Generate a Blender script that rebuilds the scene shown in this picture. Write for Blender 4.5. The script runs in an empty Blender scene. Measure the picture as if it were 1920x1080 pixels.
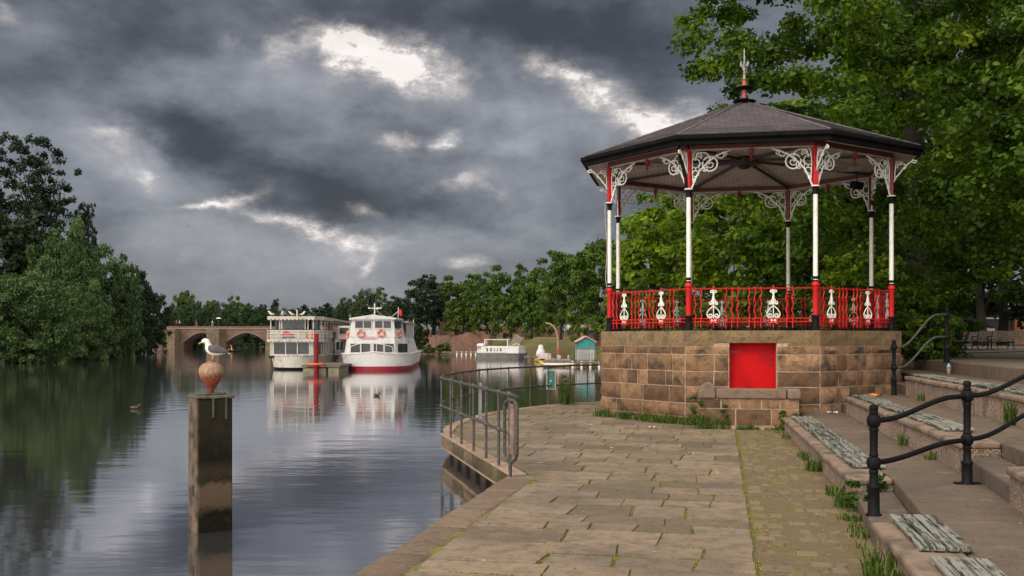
import bpy, bmesh, math, random
import numpy as np
from mathutils import Vector, Matrix, noise, Euler
R=math.radians; PI=math.pi
sc=bpy.context.scene
col=sc.collection
# ---------------------------------------------------------------- camera
CZ=1.8; F=1867.0; HY=635.0
cd=bpy.data.cameras.new('camera'); cd.lens=35.0; cd.sensor_width=36.0
cd.shift_y=(HY-540)/1920; cd.clip_start=0.1; cd.clip_end=6000
cam=bpy.data.objects.new('camera',cd); col.objects.link(cam)
cam.location=(0,0,CZ); cam.rotation_euler=(PI/2,0,0); sc.camera=cam
WZ=-0.46
# ---------------------------------------------------------------- exposure
sc.view_settings.view_transform='Standard'; sc.view_settings.look='None'
sc.view_settings.exposure=0.0; sc.view_settings.gamma=1.0
SUN_EL=R(38); SUN_AZ=R(215)     # azimuth the light comes from, clockwise from +Y (behind left)
sl=bpy.data.lights.new('sun','SUN'); sl.energy=1.5; sl.angle=R(14); sl.color=(1.0,0.86,0.68)
so=bpy.data.objects.new('sun',sl); col.objects.link(so)
sd=Vector((math.sin(SUN_AZ)*math.cos(SUN_EL),math.cos(SUN_AZ)*math.cos(SUN_EL),math.sin(SUN_EL)))
so.rotation_euler=sd.to_track_quat('Z','Y').to_euler(); so.location=sd*60
# ---------------------------------------------------------------- sky
W=bpy.data.worlds.new('World'); sc.world=W; W.use_nodes=True
nt=W.node_tree; nt.nodes.clear()
class NG:
    def __init__(s,nt): s.nt=nt
    def n(s,t,**k):
        o=s.nt.nodes.new(t)
        for a,b in k.items(): setattr(o,a,b)
        return o
    def l(s,a,b): s.nt.links.new(a,b)
    def put(s,sock,v):
        if hasattr(v,'is_linked') or isinstance(v,bpy.types.NodeSocket): s.l(v,sock)
        else: sock.default_value=v
    def m(s,op,a,b=0.0,c=None,clamp=False):
        o=s.n('ShaderNodeMath',operation=op); o.use_clamp=clamp
        s.put(o.inputs[0],a); s.put(o.inputs[1],b)
        if c is not None: s.put(o.inputs[2],c)
        return o.outputs[0]
    def mr(s,v,a,b,c=0.0,d=1.0,smooth=True):
        o=s.n('ShaderNodeMapRange'); o.interpolation_type='SMOOTHSTEP' if smooth else 'LINEAR'
        s.put(o.inputs[0],v)
        for i,x in enumerate((a,b,c,d)): o.inputs[i+1].default_value=x
        return o.outputs[0]
    def mix(s,f,a,b,bt='MIX'):
        o=s.n('ShaderNodeMix',data_type='RGBA',blend_type=bt); s.put(o.inputs[0],f)
        s.put(o.inputs[6],a); s.put(o.inputs[7],b); return o.outputs[2]
    def noise(s,v,scale,detail=4,rough=.55,dist=0.0,col=False):
        o=s.n('ShaderNodeTexNoise'); 
        if v is not None: s.l(v,o.inputs['Vector'])
        o.inputs['Scale'].default_value=scale; o.inputs['Detail'].default_value=detail
        o.inputs['Roughness'].default_value=rough; o.inputs['Distortion'].default_value=dist
        return o.outputs[1] if col else o.outputs[0]
    def ramp(s,v,stops):
        o=s.n('ShaderNodeValToRGB'); s.l(v,o.inputs[0]); e=o.color_ramp.elements
        while len(e)<len(stops): e.new(0.5)
        for i,(p,c) in enumerate(stops): e[i].position=p; e[i].color=(c[0],c[1],c[2],1)
        return o.outputs[0]
g=NG(nt)
tc=g.n('ShaderNodeTexCoord'); D=tc.outputs['Generated']
sx=g.n('ShaderNodeSeparateXYZ'); g.l(D,sx.inputs[0])
AZ=g.m('ARCTAN2',sx.outputs[0],sx.outputs[1]); EL=g.m('ARCSINE',sx.outputs[2])
# cloud deck plane projection (keeps the flat undersides of the clouds in perspective)
h=g.m('ADD',g.m('MAXIMUM',sx.outputs[2],0.0),0.14)
cx=g.m('DIVIDE',sx.outputs[0],h); cy=g.m('DIVIDE',sx.outputs[1],h)
cq=g.n('ShaderNodeCombineXYZ'); g.l(cx,cq.inputs[0]); g.l(cy,cq.inputs[1])
ca=g.n('ShaderNodeCombineXYZ'); g.l(AZ,ca.inputs[0]); g.l(EL,ca.inputs[1])
st=g.n('ShaderNodeVectorMath',operation='MULTIPLY'); g.l(ca.outputs[0],st.inputs[0]); st.inputs[1].default_value=(1,1.7,1)
wn=g.noise(st.outputs[0],9,6,.62,.0,True)
wv=g.n('ShaderNodeVectorMath',operation='SUBTRACT'); g.l(wn,wv.inputs[0]); wv.inputs[1].default_value=(.5,.5,.5)
ws=g.n('ShaderNodeVectorMath',operation='MULTIPLY_ADD'); g.l(wv.outputs[0],ws.inputs[0]); ws.inputs[1].default_value=(.11,.075,0); g.l(ca.outputs[0],ws.inputs[2])
def blob(px,py,rx,ry,rot=0,soft=.0,src=None):
    az=math.atan((px-960)/F); el=math.atan((HY-py)/F*math.cos(az))
    mp=g.n('ShaderNodeMapping'); mp.vector_type='TEXTURE'
    mp.inputs['Location'].default_value=(az,el,0); mp.inputs['Rotation'].default_value=(0,0,R(-rot))
    mp.inputs['Scale'].default_value=(rx*SCB[0]/F,ry*SCB[1]/F,1); g.l(ws.outputs[0],mp.inputs['Vector'])
    ln=g.n('ShaderNodeVectorMath',operation='LENGTH'); g.l(mp.outputs[0],ln.inputs[0])
    return g.mr(ln.outputs['Value'],SCB[2],soft,0,1)
SCB=[1.0,1.35,1.55]
def total(lst):
    acc=None
    for b in lst:
        v=g.m('MULTIPLY',blob(*b[1:]),b[0]); acc=v if acc is None else g.m('ADD',acc,v)
    return acc
bright=total([(1.0,790,130,75,32,26),(1.0,715,100,90,34,18),(.7,660,75,60,22,20),(.55,860,160,45,26,30),(.85,620,70,75,24,18),(.6,530,100,50,18,-32),(.25,640,140,60,30,0),(.8,1030,140,70,22,18),(.7,1090,178,60,22,30),(.95,1180,208,85,27,8),(1,1270,226,75,28,12),
  (.8,752,264,38,17,-6),(1.0,826,244,22,14,0),(.85,400,382,55,9,-6),(.75,462,360,45,12,-18),(.55,500,398,50,12,28),(.75,560,425,55,12,22),(.85,610,442,62,19,24),(.75,665,478,48,16,16),(.35,710,460,34,12,0),(.7,680,392,30,17,10),
  (.75,266,320,20,10,30),(.45,185,258,50,12,10),(.25,240,285,60,24,30),(.9,875,500,42,16,0),(.55,850,350,55,12,-14),(.45,905,362,45,14,10),(.5,12,26,34,18,0),(.5,688,505,12,10,0),(.4,420,79,18,6,0),(.35,650,520,120,14,10),(.3,330,530,0.1,.1,0)])
SCB[:]=[1.15,1.2,1.5]
mid=total([(.55,430,125,230,50,-8),(.5,640,190,160,60,10),(.5,250,190,180,40,-10),(.4,60,235,150,50,0),(.5,230,290,150,36,25),(.5,300,440,260,90,12),(.6,560,500,260,60,10),(.45,930,320,150,60,10),(.5,1150,260,180,80,0),
  (.5,1000,235,120,46,0),(.35,60,60,90,36,0),(.5,900,450,230,50,0),(.45,880,200,120,70,20),(.4,760,470,140,40,0),(.4,560,290,90,26,20)])
dark=total([(.6,330,60,300,50,-8),(.85,850,18,460,50,4),(.85,1150,70,240,56,14),(.7,985,85,90,50,30),(.8,480,300,240,42,20),(.55,170,225,180,30,12),(.75,640,345,130,34,12),(.6,700,222,90,22,5),(.45,900,290,110,24,10),(.45,600,390,120,20,15),(.45,840,400,110,20,5),(.4,90,130,160,36,0),(.5,330,240,130,34,16)])
fine=g.noise(st.outputs[0],24,8,.58)
big=g.noise(st.outputs[0],6.5,7,.52,.3)
broad=g.noise(cq.outputs[0],.9,8,.62,.15)
base=g.m('ADD',g.m('ADD',g.m('MULTIPLY_ADD',big,1.0,-.5),g.m('MULTIPLY_ADD',broad,.35,-.175)),g.m('MULTIPLY_ADD',fine,.52,-.26))
v=g.m('ADD',g.m('ADD',base,.455),g.m('SUBTRACT',g.m('MULTIPLY',mid,.42),g.m('MULTIPLY',dark,.31)))
cloud=g.ramp(v,[(0.0,(.050,.054,.067)),(.10,(.062,.067,.083)),(.27,(.092,.098,.121)),(.5,(.168,.177,.208)),(.75,(.275,.287,.325)),(1.0,(.40,.41,.445))])
tex=g.noise(st.outputs[0],30,9,.72)
bb=g.m('MULTIPLY',bright,g.m('MULTIPLY_ADD',g.m('ADD',g.m('MULTIPLY',tex,.8),g.m('MULTIPLY',big,.2)),3.3,-.84))
glow=g.ramp(bb,[(0,(.0,.0,.0)),(.18,(.045,.041,.037)),(.42,(.17,.148,.128)),(.72,(.40,.35,.305)),(1,(.80,.73,.655))])
front=g.mix(1.0,cloud,glow,'ADD')
# horizon is a little paler and warmer
hz=g.mr(EL,.13,.0); front=g.mix(g.m('MULTIPLY',hz,.6),front,(.255,.26,.29,1))
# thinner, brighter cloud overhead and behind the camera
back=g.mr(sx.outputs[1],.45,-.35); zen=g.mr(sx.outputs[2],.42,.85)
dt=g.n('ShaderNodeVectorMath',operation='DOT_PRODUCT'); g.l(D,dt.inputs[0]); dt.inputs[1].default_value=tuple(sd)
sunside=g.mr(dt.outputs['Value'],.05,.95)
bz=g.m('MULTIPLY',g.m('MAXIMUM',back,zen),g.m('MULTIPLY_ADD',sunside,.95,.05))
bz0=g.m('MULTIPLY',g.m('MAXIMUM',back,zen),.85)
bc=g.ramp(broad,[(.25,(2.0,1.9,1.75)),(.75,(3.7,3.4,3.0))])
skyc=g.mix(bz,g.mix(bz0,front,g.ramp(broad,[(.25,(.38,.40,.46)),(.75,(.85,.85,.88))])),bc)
sk=g.n('ShaderNodeTexSky',sky_type='NISHITA'); sk.sun_disc=False; sk.sun_elevation=SUN_EL; sk.sun_rotation=SUN_AZ
sk.air_density=1.2; sk.dust_density=2.0
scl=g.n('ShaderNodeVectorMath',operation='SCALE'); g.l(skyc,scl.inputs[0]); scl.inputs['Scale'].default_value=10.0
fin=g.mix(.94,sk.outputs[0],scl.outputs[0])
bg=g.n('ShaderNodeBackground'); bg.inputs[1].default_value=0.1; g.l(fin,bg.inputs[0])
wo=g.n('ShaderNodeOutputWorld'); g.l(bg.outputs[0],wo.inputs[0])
W.cycles.sampling_method='MANUAL'; W.cycles.sample_map_resolution=512
# ---------------------------------------------------------------- helpers
def at(px,py,Y): return Vector(((px-960)*Y/F,Y,CZ-(py-HY)*Y/F))
def XP(px,Y): return (px-960)*Y/F
def ZP(py,Y): return CZ-(py-HY)*Y/F
class MB:
    def __init__(s): s.v=[];s.f=[];s.mi=[];s.r=[];s.M=Matrix();s.m=0;s.rnd=None;s.uv=None
    def add(s,vs,fs,rnd=None):
        b=len(s.v); M=s.M
        s.v.extend([tuple(M@Vector(p)) for p in vs])
        if rnd is None: rnd=s.rnd if s.rnd is not None else random.random()
        for f in fs: s.f.append(tuple(b+i for i in f)); s.mi.append(s.m); s.r.append(rnd)
    def box(s,c,d,rz=0,rx=0,ry=0,taper=1.0):
        x,y,z=d[0]/2,d[1]/2,d[2]/2; t=taper
        vs=[(-x,-y,-z),(x,-y,-z),(x,y,-z),(-x,y,-z),(-x*t,-y*t,z),(x*t,-y*t,z),(x*t,y*t,z),(-x*t,y*t,z)]
        if rz or rx or ry:
            m=Euler((rx,ry,rz)).to_matrix(); vs=[m@Vector(p) for p in vs]
        vs=[(p[0]+c[0],p[1]+c[1],p[2]+c[2]) for p in vs]
        s.add(vs,[(0,3,2,1),(4,5,6,7),(0,1,5,4),(1,2,6,5),(2,3,7,6),(3,0,4,7)])
    def bx(s,x0,x1,y0,y1,z0,z1): s.box(((x0+x1)/2,(y0+y1)/2,(z0+z1)/2),(x1-x0,y1-y0,z1-z0))
    def beam(s,a,b,w,h,up=(0,0,1)):
        a=Vector(a);b=Vector(b);d=(b-a).normalized();u=Vector(up); sd=d.cross(u).normalized()*w/2; u=sd.cross(d).normalized()*h/2
        vs=[a-sd-u,a+sd-u,a+sd+u,a-sd+u,b-sd-u,b+sd-u,b+sd+u,b-sd+u]
        s.add(vs,[(0,1,2,3),(7,6,5,4),(0,4,5,1),(1,5,6,2),(2,6,7,3),(3,7,4,0)])
    def tube(s,pts,r,n=8,closed=False,cap=True):
        P=[Vector(p) for p in pts]; k=len(P); rs=r if isinstance(r,(list,tuple)) else [r]*k
        ref=None; vs=[]
        for i in range(k):
            if closed: t=P[(i+1)%k]-P[i-1]
            else: t=(P[min(i+1,k-1)]-P[max(i-1,0)])
            t.normalize()
            if ref is None:
                ref=t.orthogonal().normalized()
            else:
                ref=(ref-t*ref.dot(t)); 
                if ref.length<1e-6: ref=t.orthogonal()
                ref.normalize()
            b=t.cross(ref)
            for j in range(n):
                a=2*PI*j/n; vs.append(P[i]+(ref*math.cos(a)+b*math.sin(a))*rs[i])
        fs=[]
        for i in range(k if closed else k-1):
            i2=(i+1)%k
            for j in range(n): fs.append((i*n+j,i*n+(j+1)%n,i2*n+(j+1)%n,i2*n+j))
        if cap and not closed: fs.append(tuple(range(n-1,-1,-1))); fs.append(tuple((k-1)*n+j for j in range(n)))
        s.add(vs,fs)
    def lathe(s,c,prof,n=16,a0=0):
        vs=[];k=len(prof)
        for r,z in prof:
            for j in range(n):
                a=2*PI*j/n+a0; vs.append((c[0]+r*math.cos(a),c[1]+r*math.sin(a),c[2]+z))
        fs=[(i*n+j,i*n+(j+1)%n,(i+1)*n+(j+1)%n,(i+1)*n+j) for i in range(k-1) for j in range(n)]
        if prof[0][0]>1e-5: fs.append(tuple(range(n-1,-1,-1)))
        if prof[-1][0]>1e-5: fs.append(tuple((k-1)*n+j for j in range(n)))
        s.add(vs,fs)
    def prism(s,poly,z0,z1,top=None):
        n=len(poly); tp=top or poly
        vs=[(p[0],p[1],z0) for p in poly]+[(p[0],p[1],z1) for p in tp]
        fs=[tuple(range(n-1,-1,-1)),tuple(range(n,2*n))]+[(i,(i+1)%n,n+(i+1)%n,n+i) for i in range(n)]
        s.add(vs,fs)
    def loft(s,rings,cap=True):
        n=len(rings[0]); vs=[p for r in rings for p in r]
        fs=[(i*n+j,i*n+(j+1)%n,(i+1)*n+(j+1)%n,(i+1)*n+j) for i in range(len(rings)-1) for j in range(n)]
        if cap: fs.append(tuple(range(n-1,-1,-1))); fs.append(tuple((len(rings)-1)*n+j for j in range(n)))
        s.add(vs,fs)
    def ball(s,c,r,n=10,sz=1.0):
        k=max(4,n//2); s.lathe(c,[(max(1e-6,r*math.sin(PI*i/k)),-r*sz*math.cos(PI*i/k)) for i in range(k+1)],n)
    def build(s,name,mats,parent=None,loc=(0,0,0),smooth=False,origin=None,bevel=0,seg=1,fixn=True,angle=None,coll=None):
        me=bpy.data.meshes.new(name)
        vs=s.v
        if origin is not None:
            o=Vector(origin); vs=[tuple(Vector(p)-o) for p in vs]; loc=origin
        me.from_pydata(vs,[],s.f)
        if not isinstance(mats,(list,tuple)): mats=[mats]
        for m in mats: me.materials.append(m)
        me.polygons.foreach_set('material_index',s.mi)
        a=me.attributes.new('rnd','FLOAT','FACE'); a.data.foreach_set('value',s.r)
        if fixn:
            bm=bmesh.new(); bm.from_mesh(me); bmesh.ops.recalc_face_normals(bm,faces=bm.faces); bm.to_mesh(me); bm.free()
        if smooth: me.polygons.foreach_set('use_smooth',[True]*len(me.polygons))
        if smooth and angle is not None: me.set_sharp_from_angle(angle=R(angle))
        me.update()
        o=bpy.data.objects.new(name,me); col.objects.link(o); o.location=loc
        if parent: o.parent=parent
        if bevel:
            b=o.modifiers.new('bevel','BEVEL'); b.width=bevel; b.segments=seg; b.limit_method='ANGLE'; b.angle_limit=R(40)
        return o
def thing(name,label,cat,loc=(0,0,0),rz=0,group=None):
    o=bpy.data.objects.new(name,None); col.objects.link(o); o.location=loc; o.rotation_euler=(0,0,rz)
    o.empty_display_size=.2; return tag(o,label,cat,group)
def tag(o,label=None,cat=None,group=None,kind=None):
    if label: o['label']=label
    if cat: o['category']=cat
    if group: o['group']=group
    if kind: o['kind']=kind
    return o
def struct(o): o['kind']='structure'; return o
def dup(src,loc=None,rz=None,label=None,scale=None,mats=None):
    def cp(o,par):
        c=o.copy(); col.objects.link(c); c.parent=par
        for ch in [x for x in KIDS.get(o.name,[])]: 
            KIDS.setdefault(c.name,[]).append(cp(ch,c))
        return c
    r=cp(src,None)
    if loc is not None: r.location=loc
    if rz is not None: r.rotation_euler=(0,0,rz)
    if scale is not None: r.scale=scale
    if label: r['label']=label
    return r
KIDS={}
def kids(root,*ch):
    KIDS.setdefault(root.name,[]).extend(ch)
# ---------------------------------------------------------------- materials
def base_mat(name):
    m=bpy.data.materials.new(name); m.use_nodes=True; t=m.node_tree; t.nodes.clear(); g=NG(t)
    o=g.n('ShaderNodeOutputMaterial'); p=g.n('ShaderNodeBsdfPrincipled'); g.l(p.outputs[0],o.inputs[0])
    c=g.n('ShaderNodeTexCoord').outputs['Object']
    return m,g,p,c,o
def c4(c): return (c[0],c[1],c[2],1)
def mat(name,c1,c2=None,scale=4,rough=.7,bump=.0,bscale=30,metal=0,spec=.5,rnd=.0,lo=.35,hi=.65,rv=.0,detail=6):
    m,g,p,c,o=base_mat(name); c2=c2 or tuple(x*.75 for x in c1)
    f=g.mr(g.noise(c,scale,detail,.6),lo,hi)
    cc=g.mix(f,c4(c1),c4(c2))
    if rnd:
        a=g.n('ShaderNodeAttribute'); a.attribute_name='rnd'
        cc=g.mix(1.0,cc,g.ramp(a.outputs['Fac'],[(0,(1-rnd,)*3),(1,(1+rnd,)*3)]),'MULTIPLY')
    g.l(cc,p.inputs['Base Color'])
    g.put(p.inputs['Roughness'],g.m('MULTIPLY_ADD',f,rv,rough) if rv else rough)
    p.inputs['Metallic'].default_value=metal; p.inputs['Specular IOR Level'].default_value=spec
    if bump:
        b=g.n('ShaderNodeBump'); b.inputs['Strength'].default_value=bump; b.inputs['Distance'].default_value=.02
        g.l(g.noise(c,bscale,8,.65),b.inputs['Height']); g.l(b.outputs[0],p.inputs['Normal'])
    return m
M={}
M['white']=mat('white_paint',(.66,.66,.62),(.50,.49,.44),6,.4,.1,lo=.45,hi=.8)
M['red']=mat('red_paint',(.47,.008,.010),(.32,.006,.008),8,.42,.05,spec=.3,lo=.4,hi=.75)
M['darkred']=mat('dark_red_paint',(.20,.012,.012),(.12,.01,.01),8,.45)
M['black']=mat('black_paint',(.006,.006,.007),(.016,.014,.013),14,.6,.15,40,spec=.1,lo=.5,hi=.8)
M['iron']=mat('weathered_iron',(.035,.034,.034),(.11,.095,.08),22,.5,.35,60,lo=.45,hi=.75)
M['galv']=mat('grey_pipe',(.075,.072,.068),(.03,.025,.022),26,.6,.3,60,metal=.1,spec=.2,lo=.4,hi=.7)
M['dark']=mat('dark_void',(.012,.011,.01),(.02,.018,.015),3,.9)
def stone_mat(name,ca,cb,cc_,dirt_shade=.35,bump=.6,yel=None):
    m,g,p,c,o=base_mat(name)
    a=g.n('ShaderNodeAttribute'); a.attribute_name='rnd'
    base=g.ramp(a.outputs['Fac'],[(0,ca),(.5,cb),(1,cc_)])
    n1=g.noise(c,3,8,.65); n2=g.noise(c,14,8,.7); n3=g.noise(c,60,4,.6)
    cc=g.mix(g.mr(n1,.42,.72,0,dirt_shade*1.6),base,(.05,.038,.03,1))  # dirt and dark mottle, also standing in for shading of the rough relief
    cc=g.mix(g.mr(n2,.47,.68,0,.62),cc,(ca[0]*.45,ca[1]*.42,ca[2]*.4,1))
    cc=g.mix(g.mr(n3,.5,.7,0,.25),cc,(cc_[0]*1.3,cc_[1]*1.25,cc_[2]*1.2,1))
    if yel:
        sx=g.n('ShaderNodeSeparateXYZ'); g.l(c,sx.inputs[0])
        cc=g.mix(g.m('MULTIPLY',g.mr(n2,.52,.62),.6),cc,c4(yel))
    g.l(cc,p.inputs['Base Color']); p.inputs['Roughness'].default_value=.9; p.inputs['Specular IOR Level'].default_value=.25
    b=g.n('ShaderNodeBump'); b.inputs['Strength'].default_value=bump; b.inputs['Distance'].default_value=.02
    g.l(g.m('ADD',n2,g.m('MULTIPLY',n3,.5)),b.inputs['Height']); g.l(b.outputs[0],p.inputs['Normal'])
    return m
M['sand']=stone_mat('red_sandstone',(.105,.058,.033),(.19,.110,.062),(.29,.175,.10),.75,1.0)
M['ashlar']=stone_mat('buff_ashlar',(0.1383,0.0929,0.0468),(0.1785,0.1227,0.0646),(0.2097,0.1453,0.0808),.4,.6,(0.0893,0.0767,0.0404))
M['mortar']=mat('mortar',(.42,.31,.23),(.26,.18,.13),9,.95,.4)
M['coping']=stone_mat('coping_stone',(0.1440,0.1008,0.0720),(0.1800,0.1296,0.0936),(0.2160,0.1584,0.1188),.3,.4)
def slab_mat(name='paving_stone',stops=None,k=1.0):
    m,g,p,c,o=base_mat(name)
    a=g.n('ShaderNodeAttribute'); a.attribute_name='rnd'
    base=g.ramp(a.outputs['Fac'],stops or [(0,(0.1187,0.0880,0.0598)),(.35,(0.1823,0.1340,0.0898)),(.7,(0.2385,0.1770,0.1206)),(1,(0.1887,0.1470,0.1091))])
    n0=g.noise(c,.7,5,.6); n1=g.noise(c,5,8,.7); n3=g.noise(c,45,5,.7)
    cc=g.mix(g.mr(n0,.42,.66,0,.55),base,(.085,.066,.048,1))
    cc=g.mix(g.mr(n1,.43,.66,0,.65),cc,(.075,.060,.046,1)); n4=g.noise(c,2.3,6,.65); cc=g.mix(g.mr(n4,.56,.72,0,.45),cc,(.27,.22,.175,1)); cc=g.mix(g.mr(g.noise(c,3.7,7,.75),.60,.70,0,.4),cc,(.13,.125,.04,1))
    cc=g.mix(g.mr(n3,.5,.75,0,.35),cc,(.36,.31,.26,1))
    v=g.n('ShaderNodeTexVoronoi'); v.feature='F1'; v.inputs['Scale'].default_value=1.7
    dn=g.n('ShaderNodeVectorMath',operation='MULTIPLY_ADD'); g.l(g.noise(c,16,4,.6,0,True),dn.inputs[0]); dn.inputs[1].default_value=(.16,.07,.1); g.l(c,dn.inputs[2])
    g.l(dn.outputs[0],v.inputs['Vector'])
    sep=g.n('ShaderNodeSeparateColor'); g.l(v.outputs['Color'],sep.inputs[0])
    rad=g.m('MULTIPLY',g.m('POWER',sep.outputs[0],3.0),.09)
    spot=g.m('LESS_THAN',g.m('SUBTRACT',v.outputs['Distance'],rad),.012)
    cc=g.mix(g.m('MULTIPLY',spot,.65),cc,(.55,.52,.48,1))
    v2=g.n('ShaderNodeTexVoronoi'); v2.feature='F1'; v2.inputs['Scale'].default_value=5.3; g.l(dn.outputs[0],v2.inputs['Vector'])
    cc=g.mix(g.m('MULTIPLY',g.m('LESS_THAN',v2.outputs['Distance'],.07),.55),cc,(.05,.045,.03,1))
    g.l(cc,p.inputs['Base Color']); g.put(p.inputs['Roughness'],g.mr(n1,.3,.7,.62,.85)); p.inputs['Specular IOR Level'].default_value=.3
    b=g.n('ShaderNodeBump'); b.inputs['Strength'].default_value=.5; b.inputs['Distance'].default_value=.02
    g.l(g.m('ADD',n1,g.m('MULTIPLY',n3,.4)),b.inputs['Height']); g.l(b.outputs[0],p.inputs['Normal'])
    return m
M['slab']=slab_mat()
M['floor']=slab_mat('terrace_floor',[(0,(0.1205,0.0882,0.0646)),(1,(0.1344,0.0990,0.0729))])
def moss_mat(name,c_soil,c_moss,sc_=6,lo=.42,hi=.55,c3=None):
    m,g,p,c,o=base_mat(name)
    n1=g.noise(c,sc_,8,.7); n2=g.noise(c,sc_*9,5,.7)
    cc=g.mix(g.mr(n1,lo,hi),c4(c_soil),c4(c_moss))
    cc=g.mix(g.mr(n2,.45,.7,0,.6),cc,c4(c3 or (.05,.06,.02)))
    g.l(cc,p.inputs['Base Color']); p.inputs['Roughness'].default_value=.95; p.inputs['Specular IOR Level'].default_value=.2
    b=g.n('ShaderNodeBump'); b.inputs['Strength'].default_value=.9; b.inputs['Distance'].default_value=.03
    g.l(n2,b.inputs['Height']); g.l(b.outputs[0],p.inputs['Normal'])
    return m
M['joint']=moss_mat('mossy_joint',(.10,.076,.05),(.17,.165,.04),2.2,.42,.60)
M['gravel0']=moss_mat('mossy_gravel',(.225,.165,.115),(.20,.18,.05),3.2,.50,.66,(.13,.095,.065))
M['floor_plain']=moss_mat('terrace_floor',(0.1275,0.1003,0.0808),(0.0978,0.0765,0.0612),1.6,.4,.65,(0.1615,0.1318,0.1062))
M['grit']=moss_mat('tarmac_plaza',(.13,.105,.088),(.155,.125,.10),1.0,.4,.65,(.09,.075,.06))
M['grassy']=moss_mat('bank_grass',(.16,.12,.055),(.10,.115,.035),.22,.4,.6,(.08,.075,.03))
M['soil']=mat('soil',(.05,.04,.028),(.03,.03,.018),1,.95,.4)
def pebble_mat():
    m,g,p,c,o=base_mat('pebble_dash')
    v=g.n('ShaderNodeTexVoronoi'); v.inputs['Scale'].default_value=42; g.l(c,v.inputs['Vector'])
    cc=g.ramp(v.outputs['Distance'],[(0,(.44,.33,.26)),(.45,(.29,.20,.15)),(.8,(.11,.075,.055))])
    sp=g.n('ShaderNodeSeparateXYZ'); g.l(c,sp.inputs[0]); cz=g.n('ShaderNodeCombineXYZ')
    for i,k in enumerate((9,9,1.6)): g.l(g.m('MULTIPLY',sp.outputs[i],k),cz.inputs[i])
    n=g.noise(cz.outputs[0],1.0,6,.7)
    cc=g.mix(g.mr(n,.52,.66,0,.8),cc,(.035,.03,.025,1))
    cc=g.mix(g.mr(g.noise(c,1.3,5,.6),.4,.7,0,.5),cc,(.10,.075,.055,1))
    g.l(cc,p.inputs['Base Color']); p.inputs['Roughness'].default_value=.9
    b=g.n('ShaderNodeBump'); b.inputs['Strength'].default_value=.8; b.inputs['Distance'].default_value=.012; b.invert=True
    g.l(v.outputs['Distance'],b.inputs['Height']); g.l(b.outputs[0],p.inputs['Normal'])
    return m
M['pebble']=pebble_mat()
def slat_mat():
    m,g,p,c,o=base_mat('peeling_slats')
    oi=g.n('ShaderNodeObjectInfo'); of=g.n('ShaderNodeVectorMath',operation='MULTIPLY_ADD'); cr_=g.n('ShaderNodeCombineXYZ'); g.l(oi.outputs['Random'],cr_.inputs[0]); g.l(oi.outputs['Random'],cr_.inputs[1]); g.l(cr_.outputs[0],of.inputs[0]); of.inputs[1].default_value=(7,31,0); g.l(c,of.inputs[2]); c=of.outputs[0]
    sp=g.n('ShaderNodeSeparateXYZ'); g.l(c,sp.inputs[0]); cz=g.n('ShaderNodeCombineXYZ')
    for i,k in enumerate((48,2.2,10)): g.l(g.m('MULTIPLY',sp.outputs[i],k),cz.inputs[i])
    n=g.noise(cz.outputs[0],1.0,8,.7); n2=g.noise(c,8,5,.6)
    f=g.mr(g.m('ADD',g.m('ADD',n,g.m('MULTIPLY_ADD',oi.outputs['Random'],.10,-.05)),g.m('MULTIPLY_ADD',n2,.35,-.175)),.47,.60)
    cc=g.mix(f,(.215,.215,.185,1),(.03,.033,.026,1))
    cc=g.mix(g.mr(n2,.55,.75,0,.5),cc,(.13,.17,.13,1))
    g.l(cc,p.inputs['Base Color']); p.inputs['Roughness'].default_value=.8; p.inputs['Specular IOR Level'].default_value=.2
    b=g.n('ShaderNodeBump'); b.inputs['Strength'].default_value=.8; b.inputs['Distance'].default_value=.008; b.invert=True
    g.l(f,b.inputs['Height']); g.l(b.outputs[0],p.inputs['Normal']); return m
M['slat']=slat_mat()
def leaf_mat(name,stops,trans=.25,rough=.5):
    m,g,p,c,o=base_mat(name)
    a=g.n('ShaderNodeAttribute'); a.attribute_name='rnd'
    cc=g.ramp(a.outputs['Fac'],stops)
    g.l(cc,p.inputs['Base Color']); p.inputs['Roughness'].default_value=rough; p.inputs['Specular IOR Level'].default_value=.16
    t=g.n('ShaderNodeBsdfTranslucent'); g.l(g.mix(1.0,cc,(1.5,1.7,.7,1),'MULTIPLY'),t.inputs[0])
    x=g.n('ShaderNodeMixShader'); x.inputs[0].default_value=trans
    g.l(p.outputs[0],x.inputs[1]); g.l(t.outputs[0],x.inputs[2]); g.l(x.outputs[0],o.inputs[0]); return m
M['lime']=leaf_mat('lime_leaves',[(0,(0.0164,0.0339,0.0048)),(.35,(0.0452,0.0889,0.0081)),(.7,(0.1086,0.1697,0.0129)),(1,(0.2262,0.2747,0.0242))],.3)
M['limebright']=leaf_mat('bright_lime_leaves',[(0,(0.0252,0.0504,0.0043)),(.4,(0.0864,0.1440,0.0086)),(.8,(0.1872,0.2520,0.0144)),(1,(0.2736,0.3168,0.0252))],.35)
M['midgreen']=leaf_mat('bank_tree_leaves',[(0,(0.0150,0.0315,0.0053)),(.45,(0.0486,0.0898,0.0105)),(1,(0.1272,0.1795,0.0209))],.2)
M['willow']=leaf_mat('willow_leaves',[(0,(0.0243,0.0441,0.0163)),(.5,(0.0634,0.1059,0.0346)),(1,(0.1306,0.1823,0.0610))],.2,.6)
M['greywillow']=leaf_mat('distant_willow_leaves',[(0,(.018,.032,.014)),(.5,(.035,.062,.022)),(1,(.065,.10,.036))],.2,.6)
M['darkleaf']=leaf_mat('dark_leaves',[(0,(.008,.016,.008)),(.5,(.017,.032,.014)),(1,(.033,.055,.02))],.12,.6)
M['grass']=leaf_mat('grass_blades',[(0,(.02,.045,.01)),(.5,(.05,.10,.015)),(1,(.16,.18,.05))],.25)
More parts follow.
